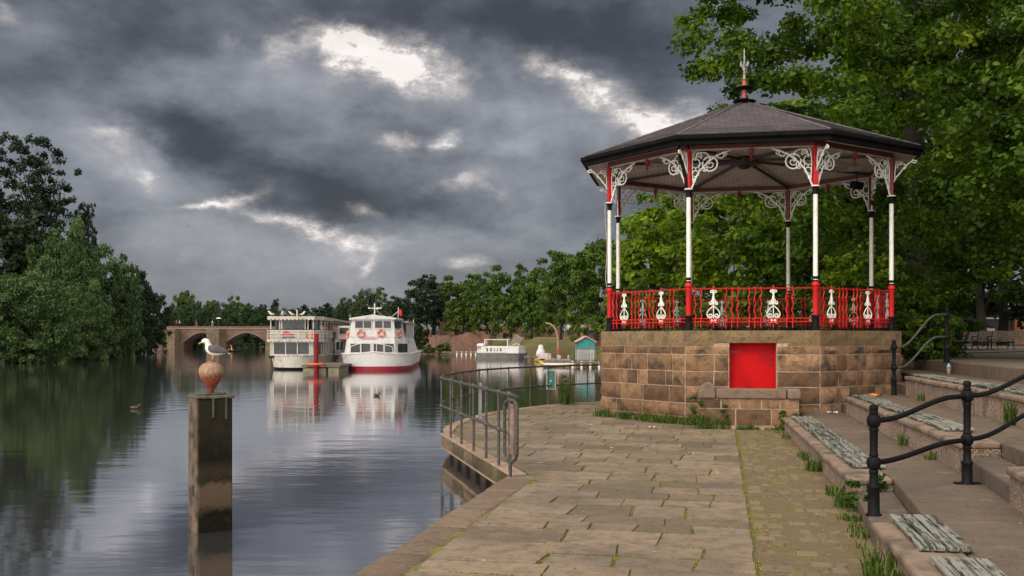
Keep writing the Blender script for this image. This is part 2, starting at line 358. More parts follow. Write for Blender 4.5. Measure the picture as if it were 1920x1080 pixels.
M['mossleaf']=leaf_mat('moss_tufts',[(0,(.08,.09,.015)),(.5,(.19,.20,.03)),(1,(.30,.26,.06))],.2,.8)
M['bark']=mat('bark',(.030,.024,.018),(.012,.010,.008),7,.9,.8,14)
M['barkfar']=mat('pale_bark',(.06,.05,.04),(.03,.025,.02),7,.9,.8,14)
# ---------------------------------------------------------------- leaf clouds
def mesh_np(name,V,nper,rnd,mat_,parent,loc=(0,0,0)):
    n=len(V)//nper; me=bpy.data.meshes.new(name)
    me.vertices.add(len(V)); me.vertices.foreach_set('co',V.astype(np.float32).ravel())
    me.loops.add(len(V)); me.loops.foreach_set('vertex_index',np.arange(len(V),dtype=np.int32))
    me.polygons.add(n); me.polygons.foreach_set('loop_start',np.arange(0,len(V),nper,dtype=np.int32))
    me.polygons.foreach_set('loop_total',np.full(n,nper,dtype=np.int32))
    me.update(calc_edges=True)
    a=me.attributes.new('rnd','FLOAT','FACE'); a.data.foreach_set('value',np.clip(rnd,0,1).astype(np.float32))
    me.materials.append(mat_)
    o=bpy.data.objects.new(name,me); col.objects.link(o); o.location=loc
    if parent: o.parent=parent
    return o
def nz(a): return a/np.maximum(np.linalg.norm(a,axis=1,keepdims=True),1e-9)
def leaf_verts(C,rad,per,size,rng,hexa=False,up=.55,shell=.45,asp=.7,flat=.75,droop=0.0):
    """C clump centres, rad clump radii; leaves gathered in irregular sprays of each clump"""
    n=len(C); k=n*per
    ci=np.repeat(np.arange(n),per)
    # sub sprays inside each clump
    ns=7; sub=nz(rng.normal(size=(n*ns,3))); sub[:,2]=np.abs(sub[:,2])*.8-.15
    sub*=(.55+.45*rng.random((n*ns,1)))
    si=ci*ns+rng.integers(0,ns,k)
    d=nz(rng.normal(size=(k,3)))
    off=sub[si]*.62+d*(rng.random((k,1))**shell)*.42
    off[:,2]*=flat
    P=C[ci]+off*rad[ci][:,None]
    P[:,2]-=droop*rng.random(k)*rad[ci]
    nrm=nz(nz(off)*.6+np.array([0,0,up])+rng.normal(size=(k,3))*.45)
    t=nz(np.cross(nrm,rng.normal(size=(k,3)))); b=np.cross(nrm,t)
    s=(size*(.65+.7*rng.random(k)))[:,None]
    if hexa:
        q=[P-t*s*.5,P-t*s*.25+b*s*.42*asp+nrm*s*.06,P+t*s*.12+b*s*.40*asp+nrm*s*.06,P+t*s*.55,P+t*s*.12-b*s*.40*asp+nrm*s*.06,P-t*s*.25-b*s*.42*asp+nrm*s*.06]
    else:
        q=[P-t*s*.5,P+b*s*.5*asp,P+t*s*.5,P-b*s*.5*asp]
    V=np.stack(q,axis=1).reshape(-1,3)
    cr=rng.random(n*ns)
    rn=.38*cr[si]+.30*rng.random(k)+.34*rng.random(n)[ci]-.02  # clump tones also stand in for lit clumps and shaded crown interior
    return V,len(q),np.clip(rn,0,1)**1.3
def crown_clumps(rng,n,rx,ry,rz,cz,cl,inner=.35,lump=.28,bottom=-1.0,cx=0,cy=0,box=1.0):
    d=nz(rng.normal(size=(n,3)))
    d[:,2]=np.where(d[:,2]<bottom,-d[:,2],d[:,2])
    hm=np.maximum(np.hypot(d[:,0],d[:,1]),1e-4); hn=hm**box/hm; d[:,0]*=hn; d[:,1]*=hn
    ph=rng.random(6)*6.28
    lum=1+lump*(np.sin(3*np.arctan2(d[:,1],d[:,0])+ph[0])*np.cos(2.5*d[:,2]+ph[1])+.6*np.sin(5*d[:,2]+ph[2]+2*d[:,0]))*.6
    r=(inner+(1-inner)*rng.random(n)**.4)*lum
    C=d*r[:,None]*np.array([rx,ry,rz])+np.array([cx,cy,cz])
    rad=cl*(.6+.8*rng.random(n))
    return C,rad
def tree_parts(root,rng,C,rad,per,size,lm,bark,tr,trunk_top,hexa=False,limbs=14,up=.55,asp=.7,flat=.75,droop=0,lean=(0,0),tn=9,tz0=0.0):
    V,k,rn=leaf_verts(C,rad,per,size,rng,hexa,up,asp=asp,flat=flat,droop=droop)
    cr=mesh_np('crown',V,k,rn,lm,root)
    mb=MB(); pts=[];rs=[]
    for i in range(7):
        f=i/6; pts.append((lean[0]*f+tr*.35*math.sin(f*5+tr),lean[1]*f+tr*.3*math.sin(f*4),tz0+(trunk_top-tz0)*f)); rs.append(tr*(1.35 if i==0 else 1-.62*f))
    mb.tube(pts,rs,tn)
    idx=rng.choice(len(C),min(limbs,len(C)),replace=False)
    for j in idx:
        e=Vector(C[j]); f=.35+.6*rng.random(); k0=Vector(pts[min(6,int(f*6))])
        if e.z<k0.z: k0=Vector(pts[2])
        mdl=k0.lerp(e,.5)+Vector((rng.normal()*.06,rng.normal()*.06,.08))*(e-k0).length
        q=[k0,k0.lerp(mdl,.5)+Vector((0,0,.02*(e-k0).length)),mdl,mdl.lerp(e,.5),e]
        w=tr*.34
        mb.tube(q,[w,w*.75,w*.5,w*.33,w*.12],max(4,tn-4))
    tk=mb.build('trunk',bark,root,smooth=True,fixn=False)
    kids(root,cr,tk); return cr,tk
# ================================================================ SETTING
def water_mat():
    m,g,p,c,o=base_mat('river_water')
    sp=g.n('ShaderNodeSeparateXYZ'); g.l(c,sp.inputs[0])
    def scaled(ax,ay):
        q=g.n('ShaderNodeCombineXYZ'); g.l(g.m('MULTIPLY',sp.outputs[0],ax),q.inputs[0]); g.l(g.m('MULTIPLY',sp.outputs[1],ay),q.inputs[1]); return q.outputs[0]
    n1=g.noise(scaled(.6,1.3),1.0,3,.5); n2=g.noise(scaled(1.9,4.6),1.0,4,.5); n3=g.noise(scaled(.05,.10),1.0,3,.5)
    wk=g.mr(n3,.42,.62,.25,1.0)
    hgt=g.m('ADD',g.m('MULTIPLY',n1,.55),g.m('MULTIPLY',g.m('MULTIPLY',n2,.28),wk))
    # rings spreading from a swimming duck
    def rings(x,y,r0,amp,fr):
        dx=g.m('SUBTRACT',sp.outputs[0],x); dy=g.m('SUBTRACT',sp.outputs[1],y)
        d=g.m('SQRT',g.m('ADD',g.m('MULTIPLY',dx,dx),g.m('MULTIPLY',dy,dy)))
        return g.m('MULTIPLY',g.m('SINE',g.m('MULTIPLY',d,fr)),g.mr(d,r0,0,0,amp))
    hgt=g.m('ADD',hgt,rings(-4.9,36,9.0,.16,5.0)); hgt=g.m('ADD',hgt,rings(-12.2,32.5,5.0,.12,6.0))
    b=g.n('ShaderNodeBump'); b.inputs['Strength'].default_value=.115; b.inputs['Distance'].default_value=.08; g.l(hgt,b.inputs['Height'])
    g.l(b.outputs[0],p.inputs['Normal'])
    p.inputs['Base Color'].default_value=(.042,.042,.042,1); p.inputs['Roughness'].default_value=.045
    p.inputs['Specular IOR Level'].default_value=0
    gl_=g.n('ShaderNodeBsdfGlossy'); gl_.inputs['Roughness'].default_value=.06; gl_.inputs['Color'].default_value=(.96,.95,.98,1); g.l(b.outputs[0],gl_.inputs['Normal'])
    fr=g.n('ShaderNodeFresnel'); fr.inputs['IOR'].default_value=1.33; g.l(b.outputs[0],fr.inputs['Normal'])
    mx=g.n('ShaderNodeMixShader'); g.l(g.m('POWER',fr.outputs[0],.30,clamp=True),mx.inputs[0]); g.l(p.outputs[0],mx.inputs[1]); g.l(gl_.outputs[0],mx.inputs[2]); g.l(mx.outputs[0],o.inputs[0])
    return m
mb=MB(); mb.add([(-900,-120,0),(400,-120,0),(400,1200,0),(-900,1200,0)],[(0,1,2,3)])
struct(mb.build('water',water_mat(),loc=(0,0,WZ)))
mb=MB(); mb.add([(-4000,-4000,0),(4000,-4000,0),(4000,4000,0),(-4000,4000,0)],[(0,1,2,3)])
struct(mb.build('ground',M['soil'],loc=(0,0,-3.2)))
# ---- frame of the promenade: u runs along the quay, v to the right of it
dU=Vector((.206,.9786,0)); dV=Vector((.9786,-.206,0))
def UV(u,v,z=0.0): q=dU*u+dV*v; return (q.x,q.y,z)
VL=[(-8,-2.72),(12.92,-2.72),(18.3,-5.23),(19.8,-5.53),(21.4,-5.63),(23.4,-5.59),(24.97,-5.2),(26.7,-4.6),(28.05,-3.72),(29.7,-2.16),(34.2,2.0)]
def vleft(u):
    for (a,b),(c,d) in zip(VL,VL[1:]):
        if a<=u<=c: return b+(d-b)*(u-a)/(c-a)
    return VL[-1][1]
def X1(Y): # face of the lowest seat wall
    P=[(-8,1.35),(4.5,2.2),(6.2,2.60),(8.3,3.02),(10.85,3.70),(19.2,5.25),(24,6.15),(40,9.2)]
    for (a,b),(c,d) in zip(P,P[1:]):
        if a<=Y<=c: return b+(d-b)*(Y-a)/(c-a)
    return 9.2
def XK(k,Y): return X1(Y)+1.32*k
TZ=[0.27,0.62,1.02,1.28]
rnd=random.Random(5)
# base sheet of the promenade (soil and moss in the joints)
Lp=[UV(u,v) for u,v in VL]
Rp=[(XK(0,Y)+.5,Y,0) for Y in (22,19.2,15,10.85,8.3,6.2,4.5,0,-6)]
poly=[(p[0],p[1]) for p in Lp]+[(8.5,33.6),(11,31),(10.8,26),(8.5,23)]+[(p[0],p[1]) for p in Rp]
mb=MB(); mb.prism(poly,-.25,-.012); struct(mb.build('promenade_bed',M['joint']))
# quay wall: retaining concrete + dark sheet piles under the deck
pl=[Vector(p) for p in Lp]
def off_line(P,d):
    out=[]
    for i,p in enumerate(P):
        t=(P[min(i+1,len(P)-1)]-P[max(i-1,0)]).normalized(); out.append(p+Vector((t.y,-t.x,0))*d)
    return out
ins=off_line(pl,.22)
mb=MB()
for a,b in zip(ins,ins[1:]):
    L=(b-a).length; n=max(1,int(L/.42)); t=(b-a).normalized(); nn=Vector((-t.y,t.x,0))
    for i in range(n):
        p=a.lerp(b,i/n); q=a.lerp(b,(i+1)/n); dd=.10 if i%2 else 0
        mb.beam(p-nn*dd+Vector((0,0,-1.4)),q-nn*dd+Vector((0,0,-1.4)),.12,2.3)
struct(mb.build('quay_piling',mat('sheet_piling',(.022,.018,.015),(.045,.03,.02),5,.7,.3)))
# edge beams (pale concrete fascia of the deck, worn coping of the straight quay)
mb=MB(); mbc=MB()
for i,(a,b) in enumerate(zip(pl,pl[1:])):
    t=(b-a).normalized(); nn=Vector((t.y,-t.x,0))
    if i==0: continue
    for w0,w1,z0,z1 in ((0,.20,-.29,-.035),(.0,.20,-.031,.006)):
        n=max(1,int((b-a).length/1.1))
        for j in range(n):
            p=a.lerp(b,(j+.004)/n)-nn*0.0; q=a.lerp(b,(j+.996)/n)
            o0=(.03 if z1>0 else .0)
            vs=[p-nn*o0,q-nn*o0,q+nn*w1,p+nn*w1]
            mb.prism([(k.x,k.y) for k in vs],z0,z1)
o=mb.build('deck_fascia',stone_mat('deck_concrete',(.24,.17,.12),(.28,.20,.145),(.32,.235,.17),.25,.4),bevel=.008); struct(o)
u=-8
while u<12.9:
    L=rnd.uniform(.9,1.4); u2=min(u+L,12.92)
    v1=-2.72; w=.34+rnd.uniform(-.02,.02); j=rnd.uniform(-.01,.01)
    p=[UV(u+.006,v1-.05+j),UV(u2-.006,v1-.05+j),UV(u2-.006,v1+w),UV(u+.006,v1+w)]
    mbc.prism([(k[0],k[1]) for k in p],-.16,rnd.uniform(-.012,.002),None)
    u=u2
mbc2=MB(); mbc2.M=Matrix()
for i in range(14):
    u0=-8+i*1.494; p=[UV(u0+.01,-2.72-.02),UV(u0+1.48,-2.74),UV(u0+1.48,-2.5),UV(u0+.01,-2.5)]
    mbc2.prism([(k[0],k[1]) for k in p],-.9,-.17)
struct(mbc.build('quay_coping',M['coping'],bevel=.03,seg=2))
struct(mbc2.build('quay_wall',stone_mat('wet_quay_stone',(.06,.045,.035),(.08,.06,.045),(.10,.075,.055),.5,.6),bevel=.02))
# paving slabs
mb=MB(); joints=[]
u=-7.6
while u<28.6:
    L=rnd.choice((.40,.46,.52,.6,.68))*rnd.uniform(.94,1.06); u2=u+L
    def left(uu): 
        vl=vleft(uu); return vl+(.36 if uu<12.92 else .24)
    la,lb=left(u),left(u2); vr=.27; vv=None
    vv=max(la,lb)+rnd.uniform(.5,1.1); prev=(la,lb); first=True
    while True:
        if vv>vr-.35: vv=vr
        gp=rnd.uniform(.004,.010) if rnd.random()<.6 else rnd.uniform(.010,.022)
        ga=rnd.uniform(.004,.012); sk_=rnd.uniform(-.02,.02)
        if first: A,B=prev
        else: A,B=prev
        q=[UV(u+ga,A+gp),UV(u+ga+rnd.uniform(0,.008),vv-gp+sk_*(vv<vr)),UV(u2-ga-rnd.uniform(0,.008),vv-gp-sk_*(vv<vr)),UV(u2-ga,B+gp)]
        if q[1][0]-q[0][0]>.15:
            zt=rnd.uniform(-.004,.006); tl=[rnd.uniform(-.003,.003) for _ in range(4)]
            pn_=[]; cut=[rnd.uniform(.004,.022) for _ in range(4)]
            for i in range(4):
                p0=Vector(q[i]);p1=Vector(q[(i+1)%4]);pm=Vector(q[i-1]); c0=rnd.uniform(.3,.7)
                pn_.append(p0+(pm-p0).normalized()*cut[i]); pn_.append(p0+(p1-p0).normalized()*cut[i])
                L_=(p1-p0).length; m_=max(1,int(L_/.16)); nr=Vector(((p1-p0).y,-(p1-p0).x,0)).normalized()
                for j in range(1,m_): pn_.append(p0.lerp(p1,j/m_)-nr*rnd.uniform(-.004,.004))
            k_=len(pn_); sxx=rnd.uniform(-.005,.005); syy=rnd.uniform(-.006,.006); cx_=sum(p.x for p in pn_)/k_; cy_=sum(p.y for p in pn_)/k_
            vs=[(p.x,p.y,-.05) for p in pn_]+[(p.x,p.y,zt+(p.x-cx_)*sxx*1.5+(p.y-cy_)*syy*1.5) for p in pn_]
            mb.add(vs,[tuple(range(k_-1,-1,-1)),tuple(range(k_,2*k_))]+[(i,(i+1)%k_,(i+1)%k_+k_,i+k_) for i in range(k_)],rnd.random())
        joints.append((u,vv,u2-u,gp)); prev=(vv+sk_,vv-sk_); first=False
        if vv>=vr: break
        vv+=rnd.uniform(.42,.92)
    u=u2
struct(mb.build('promenade',M['slab'],bevel=.007,seg=1))
mb=MB(); gy=[-7,0,4.5,6.2,8.3,10.85,15,19.2,20.5]
for a_,b_ in zip(gy,gy[1:]):
    ua=UV((a_-.28*-.206)/.9786,.285); ub=UV((b_-.28*-.206)/.9786,.285)
    mb.add([(ua[0],ua[1],-.0075),(X1(a_)+.2,ua[1],-.0075),(X1(b_)+.2,ub[1],-.0075),(ub[0],ub[1],-.0075)],[(0,1,2,3)],.5)
struct(mb.build('gravel_strip',moss_mat('mossy_gravel',(.155,.112,.070),(.165,.150,.035),2.6,.50,.68,(.10,.075,.045))))
# cobbled, mossy strip beside the seats
mb=MB(); u=-7.6
while u<20.5:
    L=.2; v=.29
    while v<1.6:
        w=rnd.uniform(.11,.2)
        P=UV(u,v)
        if P[0]<X1(max(-7,min(24,P[1])))+.1:
            p=[UV(u+.008,v+.008),UV(u+.008,v+w-.008),UV(u+L-.008,v+w-.008),UV(u+L-.008,v+.008)]
            z=rnd.uniform(-.016,-.001); tl=[rnd.uniform(-.003,.003) for _ in range(4)]
            mb.add([(k[0],k[1],-.06) for k in p]+[(p[i][0],p[i][1],z+tl[i]) for i in range(4)],[(3,2,1,0),(4,5,6,7),(0,1,5,4),(1,2,6,5),(2,3,7,6),(3,0,4,7)],rnd.random())
        v+=w
    u+=L
struct(mb.build('cobbled_path',mat('cobble',(.165,.12,.078),(.135,.115,.045),2.5,.9,.7,40,rnd=.12),bevel=.012))
# terraces
def strip(mb,f0,f1,Ys,z0,z1):
    for a,b in zip(Ys,Ys[1:]):
        mb.prism([(f0(a),a),(f1(a),a),(f1(b),b),(f0(b),b)],z0,z1)
YS=[-7,0,4.5,6.2,8.3,9.6,10.85,13,16,19.2,21.5,24,26.5]
mb=MB()
for k in range(3):
    strip(mb,lambda Y:XK(k,Y)+.46,lambda Y:XK(k+1,Y)+.455,YS,-.4,TZ[k]-.002)
strip(mb,lambda Y:XK(3,Y),lambda Y:XK(3,Y)+.34,YS,.3,TZ[3]+.004)
struct(mb.build('terrace',M['floor'],bevel=.02,seg=2))
# half-height steps in the aisle and by the bandstand
mb=MB(); HS={0:[(8.3,10.85),(19.3,21.2)],1:[(9.2,11.3),(20.2,22.2)],2:[(9.8,11.9),(20.7,22.8)]}
for k in range(3):
    zb=(TZ[k-1] if k else 0)
    for (a,b) in HS[k]:
        ys=[a+.004,(a+b)/2,b-.004]
        strip(mb,lambda Y:XK(k,Y)+.03,lambda Y:XK(k,Y)+.455,ys,-.3,(zb+TZ[k])/2+.01)
struct(mb.build('steps',slab_mat('worn_steps',[(0,(.10,.076,.058)),(1,(.12,.092,.072))]),bevel=.025,seg=2))
# seat walls
def seat_wall(k,ya,yb,npan,label,y_pan0,pl_=1.38,gap=.17,side=.13):
    zb=(TZ[k-1]-.05 if k else -.05); zt=TZ[k]
    o0=Vector((XK(k,ya),ya,0)); root=thing('seat_wall',label,'low wall',o0,0,'low seat walls of the terrace')
    n=max(2,int((yb-ya)/1.0)); ys=[ya+(yb-ya)*i/n for i in range(n+1)]
    mb=MB(); strip(mb,lambda Y:XK(k,Y)+.02,lambda Y:XK(k,Y)+.45,[ys[0],*ys[1:-1],ys[-1]],zb,zt-.075)
    # weld into one wall with joints
    mb.v=[(p[0]-o0.x,p[1]-o0.y,p[2]) for p in mb.v]
    w=mb.build('wall',M['pebble'],root)
    mb=MB(); r=random.Random(int(ya*7)+k)
    for a,b in zip(ys,ys[1:]):
        j=r.uniform(-.004,.004)
        mb.prism([(XK(k,a)-.025+j,a+.004),(XK(k,a)+.452,a+.004),(XK(k,b)+.452,b-.004),(XK(k,b)-.025+j,b-.004)],zt-.073,zt+.004)
    mb.v=[(p[0]-o0.x,p[1]-o0.y,p[2]) for p in mb.v]
    c=mb.build('coping',mat('seat_coping',(.205,.145,.105),(.085,.06,.045),3.0,.85,.6,25,lo=.42,hi=.66,detail=9),root,bevel=.028,seg=3)
    y=y_pan0
    for i in range(npan):
        y2=y-pl_; xa,xb=XK(k,y2),XK(k,y)
        ang=math.atan2(xb-xa,y-y2); rr=r.uniform(-.02,.02)
        cx=(xa+xb)/2+side+.19; cy=(y+y2)/2
        if SLAT[0] is None:
            sm=MB()
            for s in range(4): sm.box((-.1425+s*.095,0,.048),(.079,pl_,.03))
            for e in (-.6,0,.6): sm.box((0,e,.021),(.37,.07,.022))
            so_=sm.build('slatted_seat',M['slat'],root,bevel=.005); SLAT[0]=so_
        else:
            so_=SLAT[0].copy(); col.objects.link(so_); so_.parent=root
        so_.location=(cx-o0.x,cy-o0.y,zt-.014); so_.rotation_euler=(R(r.uniform(-.4,.4)),R(r.uniform(-1,1)),-ang+rr); so_.scale=(1,r.uniform(.96,1.02),1)
        y=y2-gap*r.uniform(.4,1.6)
    return root
SLAT=[None]
seat_wall(0,10.85,19.3,5,'lowest seat wall beside the cobbled strip with five peeling slatted seats','19' and 19.1)
seat_wall(0,-2,8.3,3,'nearest seat wall at the bottom right with worn white slats and grass at its foot',8.42)
seat_wall(1,11.3,20.2,5,'middle row seat wall of pebble dash behind the nearest handrail post',20.05)
seat_wall(1,-2,9.2,3,'middle row seat wall cut off by the right edge of the photo',9.0)
seat_wall(2,11.9,20.7,5,'highest seat wall of pebble dash with a drinks cup standing on it',20.5)
# plaza and bank beyond
pz=[(XK(3,Y)+.338,Y) for Y in (26.5,24,19.2,13,8.3,0,-7)]+[(60,-7),(400,-7),(400,400),(-10,400),(-14,260),(-16,205),(-8,170),(1,148),(13,134),(17,118),(22,95),(25,70),(22,45),(15,36),(10.5,31.5),(10.2,28)]
mb=MB(); mb.prism(pz[::-1],-1,TZ[3]); struct(mb.build('plaza',M['grit']))
tops=[(10.5,31.5,TZ[3]),(15,36,TZ[3]),(22,45,TZ[3]),(25,70,TZ[3]),(22,95,1.5),(17,118,1.9),(13,134,2.0),(1,148,2.05),(-8,170,2.3),(-16,205,2.8),(-14,260,3)]
bots=[(8.4,33.4,-1),(12,38,-1),(17,47,-1),(19,70,-1),(15,95,-1),(10,115,-1),(6.9,128,-1),(-5.3,141,-1),(-14.5,167,-1),(-22,205,-1),(-22,260,-1)]
mb=MB(); vs=[];nn_=6
for t,b in zip(tops,bots):
    for i in range(nn_+1):
        f=i/nn_; e=f**.8
        vs.append((b[0]+(t[0]-b[0])*f,b[1]+(t[1]-b[1])*f,b[2]+(t[2]+.012-b[2])*e))
fs=[(i*(nn_+1)+j,(i+1)*(nn_+1)+j,(i+1)*(nn_+1)+j+1,i*(nn_+1)+j+1) for i in range(len(tops)-1) for j in range(nn_)]
mb.add(vs,fs,.5); struct(mb.build('river_bank',M['grassy'],smooth=True))
# path along the top of the bank and land behind it
mb=MB()
pt=[(10.5,31.5),(15,36),(22,45),(25,70),(22,95),(17,118),(13,134),(1,148),(-8,170),(-16,205),(-14,260)]
hz_=[TZ[3],TZ[3],TZ[3],TZ[3],1.5,1.9,2.0,2.05,2.3,2.8,3]
vs=[];fs=[]
for (x,y),z in zip(pt,hz_): vs+= [(x,y,z+.016),(x+4.5,y+2.5,z+.03),(x+60,y+60,z+.5)]
for i in range(len(pt)-1):
    fs+=[(i*3,(i+1)*3,(i+1)*3+1,i*3+1),(i*3+1,(i+1)*3+1,(i+1)*3+2,i*3+2)]
mb.add([v for v in vs],fs,.5); struct(mb.build('bank_path',mat('bank_path_tarmac',(.13,.105,.085),(.10,.08,.065),.8,.9)))
# left bank and far land
mb=MB()
lb=[(-38,-60),(-42,20),(-46,60),(-50,98),(-50,118),(-55,150),(-68,195),(-74,206),(-76,230),(-70,300),(-40,420)]
vs=[];fs=[]
for x,y in lb: vs+=[(x,y,-1.0),(x-3,y,.3),(x-9,y,1.2),(x-400,y,2.5)]
for i in range(len(lb)-1):
    for j in range(3): a=i*4+j; fs.append((a,a+1,a+5,a+4))
mb.add(vs,fs,.5); struct(mb.build('grass_bank',mat('dark_bank',(.035,.04,.018),(.02,.025,.012),.5,.95,.5,3)))
mb=MB(); mb.prism([(-500,330),(300,300),(300,900),(-500,900)],-1,1.5); struct(mb.build('far_ground',mat('far_grass',(.04,.05,.02),(.03,.04,.018),.1,.95)))
# ================================================================ BANDSTAND
BX,BY=5.6,24.0; BR=R(-10.5)
bs=thing('bandstand','octagonal bandstand with slate roof, red railings and a sandstone base with a red door','bandstand',(BX,BY,0),BR)
RB=3.62; AP=RB*math.cos(PI/8)-.03
def face_M(k,ap): # matrix: x along face (left to right seen from outside), -y outward
    return Matrix.Rotation(k*PI/4,4,'Z')@Matrix.Translation((0,-ap,0))
HW=RB*math.sin(PI/8)-.012
def block(mb,x0,x1,z0,z1,d,rough,seed,y0=0.0,back=.12):
    step=.085 if rough>.012 else .3
    nx=max(2,int((x1-x0)/step)); nzz=max(2,int((z1-z0)/step)); vs=[]
    rr=random.Random(seed); bul=d*rr.uniform(.6,1.15)
    for j in range(nzz+1):
        for i in range(nx+1):
            x=x0+(x1-x0)*i/nx; z=z0+(z1-z0)*j/nzz
            ex=min(x-x0,x1-x,z-z0,z1-z); e=min(1,ex/.045) if rough>.012 else min(1,ex/.02+.0)
            nn=noise.noise(Vector((x*6+seed*3.1,z*6,seed*1.7)))*rough*1.1+noise.noise(Vector((x*17,z*17,seed*2.3)))*rough*.5
            jx=noise.noise(Vector((x*9,z*9,seed+5.)))*.012*(1 if rough>.012 else .2)
            vs.append((x+jx,y0-.007-max(0,e*(bul+nn)),z+jx*.6))
    fs=[(j*(nx+1)+i,j*(nx+1)+i+1,(j+1)*(nx+1)+i+1,(j+1)*(nx+1)+i) for j in range(nzz) for i in range(nx)]
    b=len(vs); vs+=[(x0,y0+back,z0),(x1,y0+back,z0),(x1,y0+back,z1),(x0,y0+back,z1)]
    n=nx+1
    fs.append(tuple([b,b+1]+list(range(nx,-1,-1)))) ; fs.append(tuple([b+2,b+3]+[nzz*n+i for i in range(nx+1)]))
    fs.append(tuple([b+1,b+2]+[j*n+nx for j in range(nzz,-1,-1)])); fs.append(tuple([b+3,b]+[j*n for j in range(nzz+1)]))
    mb.add(vs,fs,rr.random())
courses=[(-.05,.156),(.156,.443),(.443,.796),(.796,1.116),(1.116,1.47),(1.47,1.645)]
DX0,DX1,DZ0,DZ1=-.46,.50,.30,1.712
def course_blocks(mb,x0,x1,z0,z1,d,rough,rr,lo=.45,hi=.95,y0=0.0,back=.12):
    x=x0
    while x<x1-.01:
        w=rr.uniform(lo,hi) if rr.random()>.2 else rr.uniform(.2,.35)
        if x1-(x+w)<.25: w=x1-x
        block(mb,x+.014,x+w-.014,z0+.012,z1-.012,d,rough,rr.randint(0,9999),y0,back); x+=w
mbw=MB(); rr=random.Random(11)
for k in range(8):
    mbw.M=face_M(k,AP)
    for ci,(z0,z1) in enumerate(courses):
        d=.045 if ci<5 else .03; rg=.062
        if k==0 and z1>DZ0+.2:
            course_blocks(mbw,-HW,DX0-.005,z0,z1,d,rg,rr); course_blocks(mbw,DX1+.005,HW,z0,z1,d,rg,rr)
        else: course_blocks(mbw,-HW,HW,z0,z1,d,rg,rr)
mbw.M=Matrix()
base=mbw.build('stone_wall',M['sand'],bs,smooth=True,angle=50)
mb=MB(); 
for k in range(8):
    mb.M=face_M(k,AP)
    if k==0:
        cuts=[-HW-.02,-.78,DX1+.22,HW+.02]
        for a,b in zip(cuts,cuts[1:]):
            z0=1.65 if a!=-.78 else DZ1
            block(mb,a+.005,b-.005,z0,1.965,.022,.006,k*7+int(a*10)+40,0,.12)
    else:
        cuts=[-HW-.02,rr.uniform(-.6,-.2),rr.uniform(.4,.8),HW+.02]
        for a,b in zip(cuts,cuts[1:]): block(mb,a+.005,b-.005,1.65,1.965,.022,.006,k*7+int(a*10)+60,0,.12)
mb.M=Matrix(); mb.build('coping_course',M['ashlar'],bs)
mb=MB()
for k in range(8):
    mb.M=face_M(k,AP-.004)
    if k==0:
        mb.bx(-HW,DX0,0,.3,-.1,1.96); mb.bx(DX1,HW,0,.3,-.1,1.96); mb.bx(DX0+.001,DX1-.001,.02,.3,DZ1,1.955); mb.bx(DX0+.001,DX1-.001,0,.3,-.1,DZ0)
    else: mb.bx(-HW,HW,0,.3,-.1,1.96)
mb.M=Matrix(); mb.build('mortar',M['mortar'],bs)
mb=MB(); oc=[((RB-.08)*math.cos(-PI*5/8+k*PI/4),(RB-.08)*math.sin(-PI*5/8+k*PI/4)) for k in range(8)]
mb.prism(oc,1.90,1.972); mb.build('floor',mat('bandstand_floor',(.12,.10,.085),(.08,.065,.055),3,.8,.2),bs)
# red door in its recess
mb=MB(); mb.M=face_M(0,AP); mb.bx(DX0+.0,DX1,.25,.29,DZ0,DZ1); dr=mb.build('door',mat('door_red',(.46,.001,.004),(.24,.002,.004),2.2,.6,.2,9,spec=.15,lo=.4,hi=.8),bs)
mb=MB(); mb.M=face_M(0,AP); mb.box((DX1-.1,.24,1.30),(.03,.02,.05)); mb.tube([(DX1-.1,.24,1.33),(DX1-.1,.22,1.38)],.008,6)
mb.build('handle',M['darkred'],dr)
for zz in (1.52,.62): mb=MB(); mb.M=face_M(0,AP); mb.box((DX0+.14,.247,zz),(.22,.008,.035)); mb.build('hinge',M['darkred'],dr)
mb=MB(); mb.M=face_M(0,AP)
for (x0_,x1_,z0_,z1_) in ((DX0,DX0+.035,DZ0,DZ1),(DX1-.035,DX1,DZ0,DZ1),(DX0+.036,DX1-.036,DZ1-.04,DZ1-.002)): mb.bx(x0_,x1_,.20,.248,z0_,z1_)
mb.build('door_frame',bpy.data.materials['door_red'],dr)
# annex wall in front of the door
ax0,ax1,ay=-1.08,.86,-4.28
mb=MB(); rr=random.Random(3)
def annex_face(M_,L,y0):
    mb.M=M_
    for (z0,z1,lo,hi) in ((.07,.405,.55,.85),(.405,.60,.34,.5)): course_blocks(mb,0,L,z0,z1,.018,.012,rr,lo,hi,y0,.26)
annex_face(Matrix.Translation((ax0,ay,0)),ax1-ax0,0)
annex_face(Matrix.Translation((ax0,-AP-.03,0))@Matrix.Rotation(-PI/2,4,'Z'),abs(ay)-AP-.3,0)
annex_face(Matrix.Translation((ax1,ay+.28,0))@Matrix.Rotation(PI/2,4,'Z'),abs(ay)-AP-.3,0)
mb.M=Matrix(); mb.build('pit_wall',M['sand'],bs,smooth=True,angle=45)
mb=MB(); mb.bx(ax0+.006,ax1-.006,ay+.005,ay+.27,-.05,.598); mb.bx(ax0+.005,ax0+.27,ay+.27,-AP,-.05,.597); mb.bx(ax1-.27,ax1-.005,ay+.27,-AP,-.05,.597); mb.bx(ax0-.03,ax1+.03,ay-.04,ay+.004,-.05,.07)
mb.build('pit_mortar',M['mortar'],bs)
mb=MB(); 
for a,b in ((ax0+.33,.62),(.63,ax1+.03)): mb.bx(a+.004,b-.004,ay-.045,ay+.32,.601,.80)
mb.bx(ax0-.03,ax0+.32,ay+.33,-AP-.04,.601,.78); mb.bx(ax1-.30,ax1+.03,ay+.33,-AP-.04,.601,.79)
